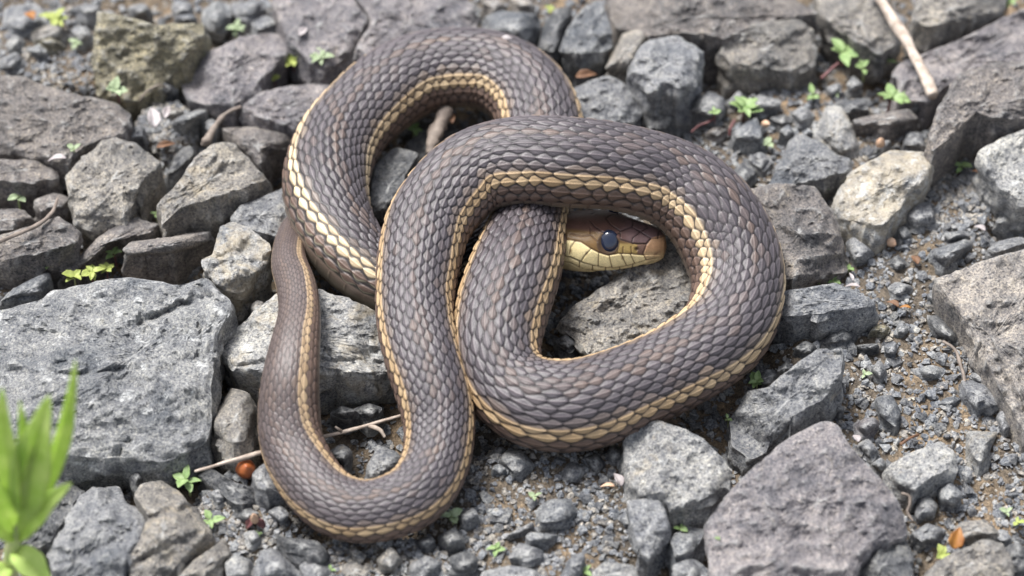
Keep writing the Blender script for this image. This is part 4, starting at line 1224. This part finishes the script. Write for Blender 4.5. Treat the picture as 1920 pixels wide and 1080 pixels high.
SEEDS = [
 (1580,95,62,5,'mid','tall pale green seedling sprouting beside the pinkish faced block'), (1665,113,24,3,'mid','tiny sprout behind the tall pale green seedling'),
 (1620,132,34,4,'mid','spreading sprig between tall seedling and the stick'), (1525,180,34,3,'mid','two leaved seedling at the foot of the pinkish faced block'),
 (1568,178,16,3,'pale','tiny pale bud beside the oblong stone'), (1665,186,54,6,'mid','leafy rosette seedling on top of the oblong brick like stone'),
 (1393,208,54,7,'mid','bushiest of the twin seedlings beside the three sided stone'), (1341,213,26,4,'mid','small twin seedling with a red trailing stem'),
 (1440,270,30,4,'pale','pale cross shaped seedling below the three sided stone'), (1385,323,14,3,'mid','speck of green by the shoulder of the coil'),
 (1545,352,28,4,'mid','seedling under the lip of the triangular stone'), (1798,313,30,5,'mid','dark green star seedling in the grit below the slanting block'),
 (1530,527,26,3,'mid','leaves peeping from the gap above the white bruised wedge'), (1563,527,24,3,'mid','round leaves in the gap under the striated rock'),
 (1592,506,22,3,'mid','single upright leaf at the corner of the striated rock'), (1420,716,34,6,'mid','dark green seedling in the shade of the coil'),
 (1618,702,22,3,'pale','lime sprout on the bare soil beside the ridged rock'), (1366,787,14,3,'mid','green fleck at the tip of the ridged rock'),
 (851,972,34,4,'pale','pale sprout on soil beside the tail bend'), (1000,930,24,3,'pale','pale leaf pair on the bare soil'), (934,1032,28,5,'mid','green star sprout on the bare soil'),
 (1278,990,24,3,'mid','leaf pair in the gap by the veined rock'), (1095,1073,28,4,'mid','grassy sprout at the splinter stone'), (1150,842,16,3,'mid','leaf speck under the lower coil'),
 (355,905,48,5,'mid','toothed seedling at the shoulder of the banded lump'), (400,978,42,4,'mid','two leaved seedling at the tip of the banded lump'), (484,1003,22,3,'mid','tiny sprout by the brown husk'),
 (217,478,32,4,'mid','upright seedling beside the square faced block'), (95,492,30,5,'mid','seedling in the dark gap by the brown shard'), (160,434,22,3,'mid','sprout between brown rocks'),
 (293,402,22,3,'mid','sprout in the shade of the pale wedge rock'), (35,372,34,3,'pale','pale leaf by the rough brown block'), (140,280,28,3,'pale','sprout beside the white petal on the smooth slab'),
 (222,168,42,6,'pale','pale clump on the foot of the olive block'), (108,34,48,7,'yellow','bright yellow green clump in the far gravel'), (143,80,26,4,'pale','blurry sprout near the olive block'),
 (443,55,34,6,'pale','pale clump beyond the lavender slab'), (552,118,44,7,'yellow','yellowish clump in the crack behind the snake loop'), (600,106,42,6,'pale','mint green clump beside the yellowish clump'),
 (515,146,22,4,'yellow','small sprout at the edge of the lavender slab'), (396,206,18,3,'yellow','lime speck on the thin flake'), (775,242,36,5,'mid','green seedling seen through the upper snake loop'),
 (1030,15,22,4,'yellow','lime sprout at the narrow dark stone'), (1890,8,36,6,'mid','green clump beside the chunky far block'), (1884,958,26,3,'pale','pale leaf on the grit by the domed rock'),
 (1905,978,24,3,'yellow','yellow leaf on the grit by the domed rock'), (1768,1040,34,5,'yellow','lime leaves under the orange leaf'), (620,1068,20,3,'mid','leaf speck below the tail bend'),
 (140,518,34,6,'yellow','yellow green mat end by the bluish wedge stone'), (172,508,36,7,'yellow','thick middle of the yellow green mat'), (200,502,30,6,'yellow','yellow green mat end against the square faced block'),
 (1905,815,22,3,'mid','green leaf by the slim grey stone'), (1345,1010,10,3,'mid','speck of green beside the purplish slab'),
]
for s_ in SEEDS:
    seedling(*s_)

# weed in front, close to the camera
wroot_p = P(14, 1130, 0.0)
weed = link('weed', None, loc=wroot_p)
tag(weed, 'bright green leafy weed standing in front of the cracked blue slab', 'weed')
stem_pts = [P(14, 1130, -0.004), P(20, 1060, 0.020), P(30, 985, 0.040), P(44, 910, 0.052)]
link('stem', tube_mesh('stem', np.array(stem_pts) - wroot_p, [0.0024, 0.0022, 0.0018, 0.0012], 12), M_WEEDSTEM, weed)


def blade(b, t, wpx, bend=0.0, fold=0.22, twist=0.0):
    p0 = P(*b); p1 = P(*t)
    ax_ = p1 - p0; L = np.linalg.norm(ax_); ax_ /= L
    tocam = CAM - p0; tocam /= np.linalg.norm(tocam)
    nrm_ = tocam * 0.6 + np.array([0, 0, 1]) * 0.5 + np.array([twist, 0, 0])
    nrm_ -= ax_ * (nrm_ @ ax_); nrm_ /= np.linalg.norm(nrm_)
    xx = np.cross(ax_, nrm_)
    w = wpx * 0.00015
    ny, nx = 26, 9
    t_ = np.linspace(0, 1, ny)
    prof = (np.sin(np.pi * t_ ** 0.82) ** 0.75) * (1 + 0.10 * np.sin(t_ * 14) * t_)
    prof[0] = 0.22; prof[-1] = 0.02
    xs_ = np.linspace(-1, 1, nx)
    X_ = xs_[None] * prof[:, None] * w * 0.5
    Y_ = t_[:, None] * L + 0 * X_
    Z_ = fold * np.abs(X_) + bend * L * 4 * t_[:, None] * (1 - t_[:, None]) - 0.05 * w * np.exp(-(xs_[None] / 0.12) ** 2)
    top = p0 + X_[..., None] * xx + Y_[..., None] * ax_ + Z_[..., None] * nrm_
    top = top.reshape(-1, 3)
    bot = top - nrm_ * 0.00022
    f = ring_faces(ny, nx, False); n = len(top)
    loop = np.array([i for i in range(nx)] + [r * nx + nx - 1 for r in range(1, ny)] + [(ny - 1) * nx + i for i in range(nx - 2, -1, -1)] + [r * nx for r in range(ny - 2, 0, -1)])
    l2 = np.roll(loop, -1)
    me = mesh_from('leaf', np.concatenate([top, bot]) - wroot_p, np.concatenate([f, f[:, ::-1] + n, np.stack([loop, loop + n, l2 + n, l2], -1)]))
    return link('leaf', me, M_WEED, weed)


blade((62, 960, .044), (142, 676, .092), 34, 0.05, 0.5, 0.5)
blade((46, 975, .044), (92, 742, .088), 68, 0.06, 0.25, 0.0)
blade((36, 950, .048), (4, 728, .090), 45, 0.05, 0.3, -0.2)
blade((40, 955, .050), (38, 752, .085), 29, 0.04, 0.4, 0.3)
blade((34, 1010, .036), (134, 905, .060), 45, 0.10, 0.3, 0.1)
blade((26, 1030, .030), (98, 1100, .030), 48, 0.12, 0.3, 0.0)
blade((30, 1000, .038), (-60, 860, .070), 44, 0.08, 0.3, 0.0)
blade((28, 1010, .036), (-70, 960, .052), 40, 0.10, 0.3, 0.0)
blade((40, 940, .050), (60, 810, .080), 25, 0.02, 0.4, 0.4)
blade((20, 1060, .022), (-50, 1120, .026), 40, 0.10, 0.3, 0.0)

# ---------------------------------------------------------------- twigs, litter
def twig(name, label, cat, pts, wpx, mat, seed, parts=()):
    W3 = np.array([P(x, y, z / 1000) for x, y, z in pts])
    org = W3.mean(0)
    root = link(name, None, loc=org)
    tag(root, label, cat)
    link('shaft', tube_mesh('shaft', W3 - org, np.array(wpx) * 0.5 * 0.00015, 12, 0.25, seed), mat, root)
    for ppts, pw in parts:
        q = np.array([P(x, y, z / 1000) for x, y, z in ppts])
        link('side_shoot', tube_mesh('side_shoot', q - org, np.array(pw) * 0.5 * 0.00015, 8, 0.25, seed + 3), mat, root)
    return root


twig('dry_stick', 'straight buff dry stick with a snapped end on the lavender slab', 'stick', [(1635, -25, 13), (1680, 45, 13.5), (1715, 105, 13), (1735, 145, 12.5), (1750, 180, 12)], [19, 22, 21, 22, 23], M_TWIG, 2)
twig('root', 'thin bent reddish root over the dusty brown rock', 'root', [(-20, 460, 13), (30, 440, 13.5), (70, 422, 13), (98, 398, 11), (108, 372, 8)], [9, 8, 8, 7, 5], M_TWIG2, 3)
twig('twig', 'pale thin twig passing beneath the tail by the orange berry', 'twig', [(365, 884, 7), (420, 868, 8), (480, 851, 8), (560, 832, 2), (612, 818, 3), (680, 800, 4), (756, 778, 5)], [4, 7, 8, 7, 7, 6, 5], M_TWIG, 4,
     [([(690, 798, 4), (712, 806, 4), (722, 820, 3)], [7, 9, 5]), ([(640, 808, 4), (628, 800, 5)], [6, 4])])
twig('dried_stalk', 'pale dried stalk leaning inside the upper snake loop', 'stalk', [(838, 205, 8), (824, 235, 7), (812, 262, 6), (806, 290, 5)], [26, 30, 26, 20], M_TWIG2, 5)
twig('dried_stalk', 'mauve dried stalk with a pointed bud below the lavender slab', 'stalk', [(452, 200, 9), (425, 212, 9), (405, 235, 10), (388, 262, 10), (378, 272, 9)], [6, 8, 12, 18, 6], M_TWIG2, 6)
twig('rootlet', 'wiry pale rootlet on the grit beside the sandy slab', 'root', [(1768, 640, 3), (1790, 655, 3), (1800, 680, 3), (1808, 710, 2.5), (1806, 725, 2)], [5, 6, 7, 6, 4], M_TWIG2, 7)
twig('rootlet', 'curled pale rootlet beside the purplish slab corner', 'root', [(1690, 925, 6), (1704, 930, 6), (1706, 945, 5), (1701, 960, 4), (1712, 978, 3)], [5, 6, 6, 5, 4], M_TWIG2, 8)
twig('rootlet', 'thin arched stem by the foot of the olive block', 'root', [(262, 190, 6), (275, 172, 9), (298, 160, 9), (312, 164, 6)], [4, 4, 4, 3], M_TWIG2, 9)
twig('red_stem', 'thin crimson runner stem by the small twin seedling', 'stem', [(1296, 248, 2), (1310, 236, 3), (1330, 228, 4), (1340, 220, 4)], [5, 5, 5, 5], M_STEM, 10)
twig('red_stem', 'short crimson stem below the bushiest twin seedling', 'stem', [(1368, 254, 2), (1370, 240, 4), (1378, 225, 5)], [6, 6, 5], M_STEM, 11)
twig('red_stem', 'brown stem leaning from the tall pale green seedling', 'stem', [(1540, 147, 3), (1556, 132, 4), (1572, 118, 5)], [6, 6, 5], M_STEM, 12)
twig('red_stem', 'red sprig lying on the grit above the bean shaped stone', 'stem', [(1688, 834, 3), (1705, 822, 4), (1722, 815, 3)], [6, 5, 5], M_DRY, 13)


def dry_leaf(px, py, size, rot, label, mat, z=None, w=0.6, tilt=0.3, name='dry_leaf'):
    z0 = (surface_z(px, py) if z is None else z / 1000)
    me = leaf_mesh(name, w, 0.05, 0.9, 0.35, 0.03, 0.9)
    me.materials.append(mat)
    L = size * 0.00015
    p = P(px, py, z0 + L * 0.15)
    o = link(name, me, loc=p - np.array([math.sin(-rot) * L * 0.5, math.cos(rot) * L * 0.5, 0]))
    o.scale = (L, L, L)
    o.rotation_euler = (tilt, 0.2, rot)
    tag(o, label, 'leaf' if 'leaf' in name else name.replace('_', ' '))
    return o


dry_leaf(1850, 345, 55, 0.6, 'curled brown dead leaf under the speckled white grey rock', M_DRY, 3)
dry_leaf(1838, 325, 30, 0.9, 'narrow dark brown dead leaf above the curled one', M_DRY, 4)
dry_leaf(1790, 1013, 36, -0.3, 'orange and yellow leaf standing by the domed rock', M_ORANGE, 7, 0.75, 0.9)
dry_leaf(1698, 576, 20, 1.4, 'orange leaf scrap on the grit', M_ORANGE, 2, 0.4)
dry_leaf(1675, 570, 24, 0.9, 'rusty brown leaf scrap beside the orange one', M_DRY, 2, 0.6)
dry_leaf(1098, 141, 42, -1.3, 'rust coloured leaf wedged behind the snake loop', M_DRY, 8, 0.45)
dry_leaf(845, 220, 34, 0.2, 'rusty leaf bit by the stalk inside the upper loop', M_DRY, 6, 0.4)
dry_leaf(55, 30, 28, 0.8, 'blurred red leaf in the far gravel', M_ORANGE, 6, 0.8)
dry_leaf(310, 272, 36, -1.2, 'tan curled leaf between the wedge rocks', M_DRY, 6, 0.4)
dry_leaf(1715, 487, 24, 0.4, 'mauve brown leaf flake beneath the boat shaped stone', M_DRY, 2, 0.7)
dry_leaf(287, 225, 44, 0.2, 'pale lavender petal between the slabs', M_PALE, 7, 0.6, 0.6, 'petal')
dry_leaf(312, 212, 30, -0.2, 'pinkish petal scrap beside the lavender petal', M_PALE, 7, 0.5, 0.5, 'petal')
dry_leaf(108, 296, 34, 1.5, 'white petal at the edge of the broad smooth slab', M_PALE, 10, 0.45, 0.2, 'petal')
dry_leaf(568, 58, 30, -0.5, 'pink petal on the large purplish slab', M_PALE, 10, 0.5, 0.2, 'petal')
dry_leaf(1600, 535, 26, 1.3, 'silvery dry husk above the white bruised wedge', M_PALE, 5, 0.35, 0.2, 'husk')
dry_leaf(1596, 520, 18, 0.3, 'small silvery husk flake at the rock corner', M_PALE, 6, 0.4, 0.5, 'husk')
dry_leaf(1158, 902, 26, 0.5, 'pale dried flower scrap on the soil by the veined rock', M_PALE, 3, 0.7, 0.6, 'husk')
dry_leaf(1140, 910, 24, 1.4, 'tan dried flower scrap on the soil', M_SEED, 3, 0.4, 0.2, 'husk')
dry_leaf(1605, 822, 18, 0.4, 'white crumb of husk beside the purplish slab', M_PALE, 4, 0.8, 0.3, 'husk')
dry_leaf(1838, 428, 22, 0.9, 'pale pink husk crumb above the sandy slab', M_PALE, 3, 0.6, 0.3, 'husk')


def seed_lathe(name, px, py, z, length, width, tilt, rotz, mat, label, cat, cap=None):
    n, k = 18, 16
    t = np.linspace(0, 1, n)
    r = np.sin(np.pi * t ** 0.85) ** 0.75 * width * 0.5 * 0.00015
    ang = np.linspace(0, 2 * np.pi, k, endpoint=False)
    L = length * 0.00015
    v = np.stack([r[:, None] * np.cos(ang)[None], r[:, None] * np.sin(ang)[None], (t[:, None] - 0.5) * L + 0 * ang[None]], -1)
    v = v * (1 + 0.06 * fbm(v * 900 + px, 3))[..., None]
    me = mesh_from(name, v.reshape(-1, 3), ring_faces(n, k))
    root = link(name, me, mat, loc=P(px, py, z / 1000))
    root.rotation_euler = (tilt, 0, rotz)
    tag(root, label, cat)
    return root


seed_lathe('berry', 461, 879, 4.5, 40, 36, 0.5, 0.3, M_BERRY, 'orange brown berry lying under the twig beside the tail', 'berry')
seed_lathe('seed', 1651, 268, 5, 34, 18, 0.2, 0.1, M_SEED, 'tan pointed seed standing in the grit beside the lichen rock', 'seed')
seed_lathe('seed', 1436, 232, 4, 26, 14, 0.9, 0.6, M_SEED, 'pink tan seed beside the three sided stone', 'seed')
seed_lathe('seed', 1672, 455, 3, 24, 18, 1.3, 0.6, M_SEED, 'orange tan seed on the grit by the striated rock', 'seed')
seed_lathe('fleck', 951, 72, 22.6, 22, 13, 1.5, 1.3, M_PALE, 'small white fleck stuck to the back of the upper snake loop', 'fleck')
hk = seed_lathe('husk', 477, 972, 5, 42, 15, 0.25, 0.0, M_SEED, 'brown seed husk with a pale pointed tip and dark wings near the tail bend', 'husk')
for sgn in (-1, 1):
    me = leaf_mesh('wing', 0.5, 0.0, 0.8, 0.3, 0.05, 0.9); me.materials.append(M_STEM)
    o = link('wing', me, None, hk, loc=(0, 0, -0.001))
    o.scale = (0.0045,) * 3
    o.rotation_euler = (-0.6, 0, sgn * 1.9)
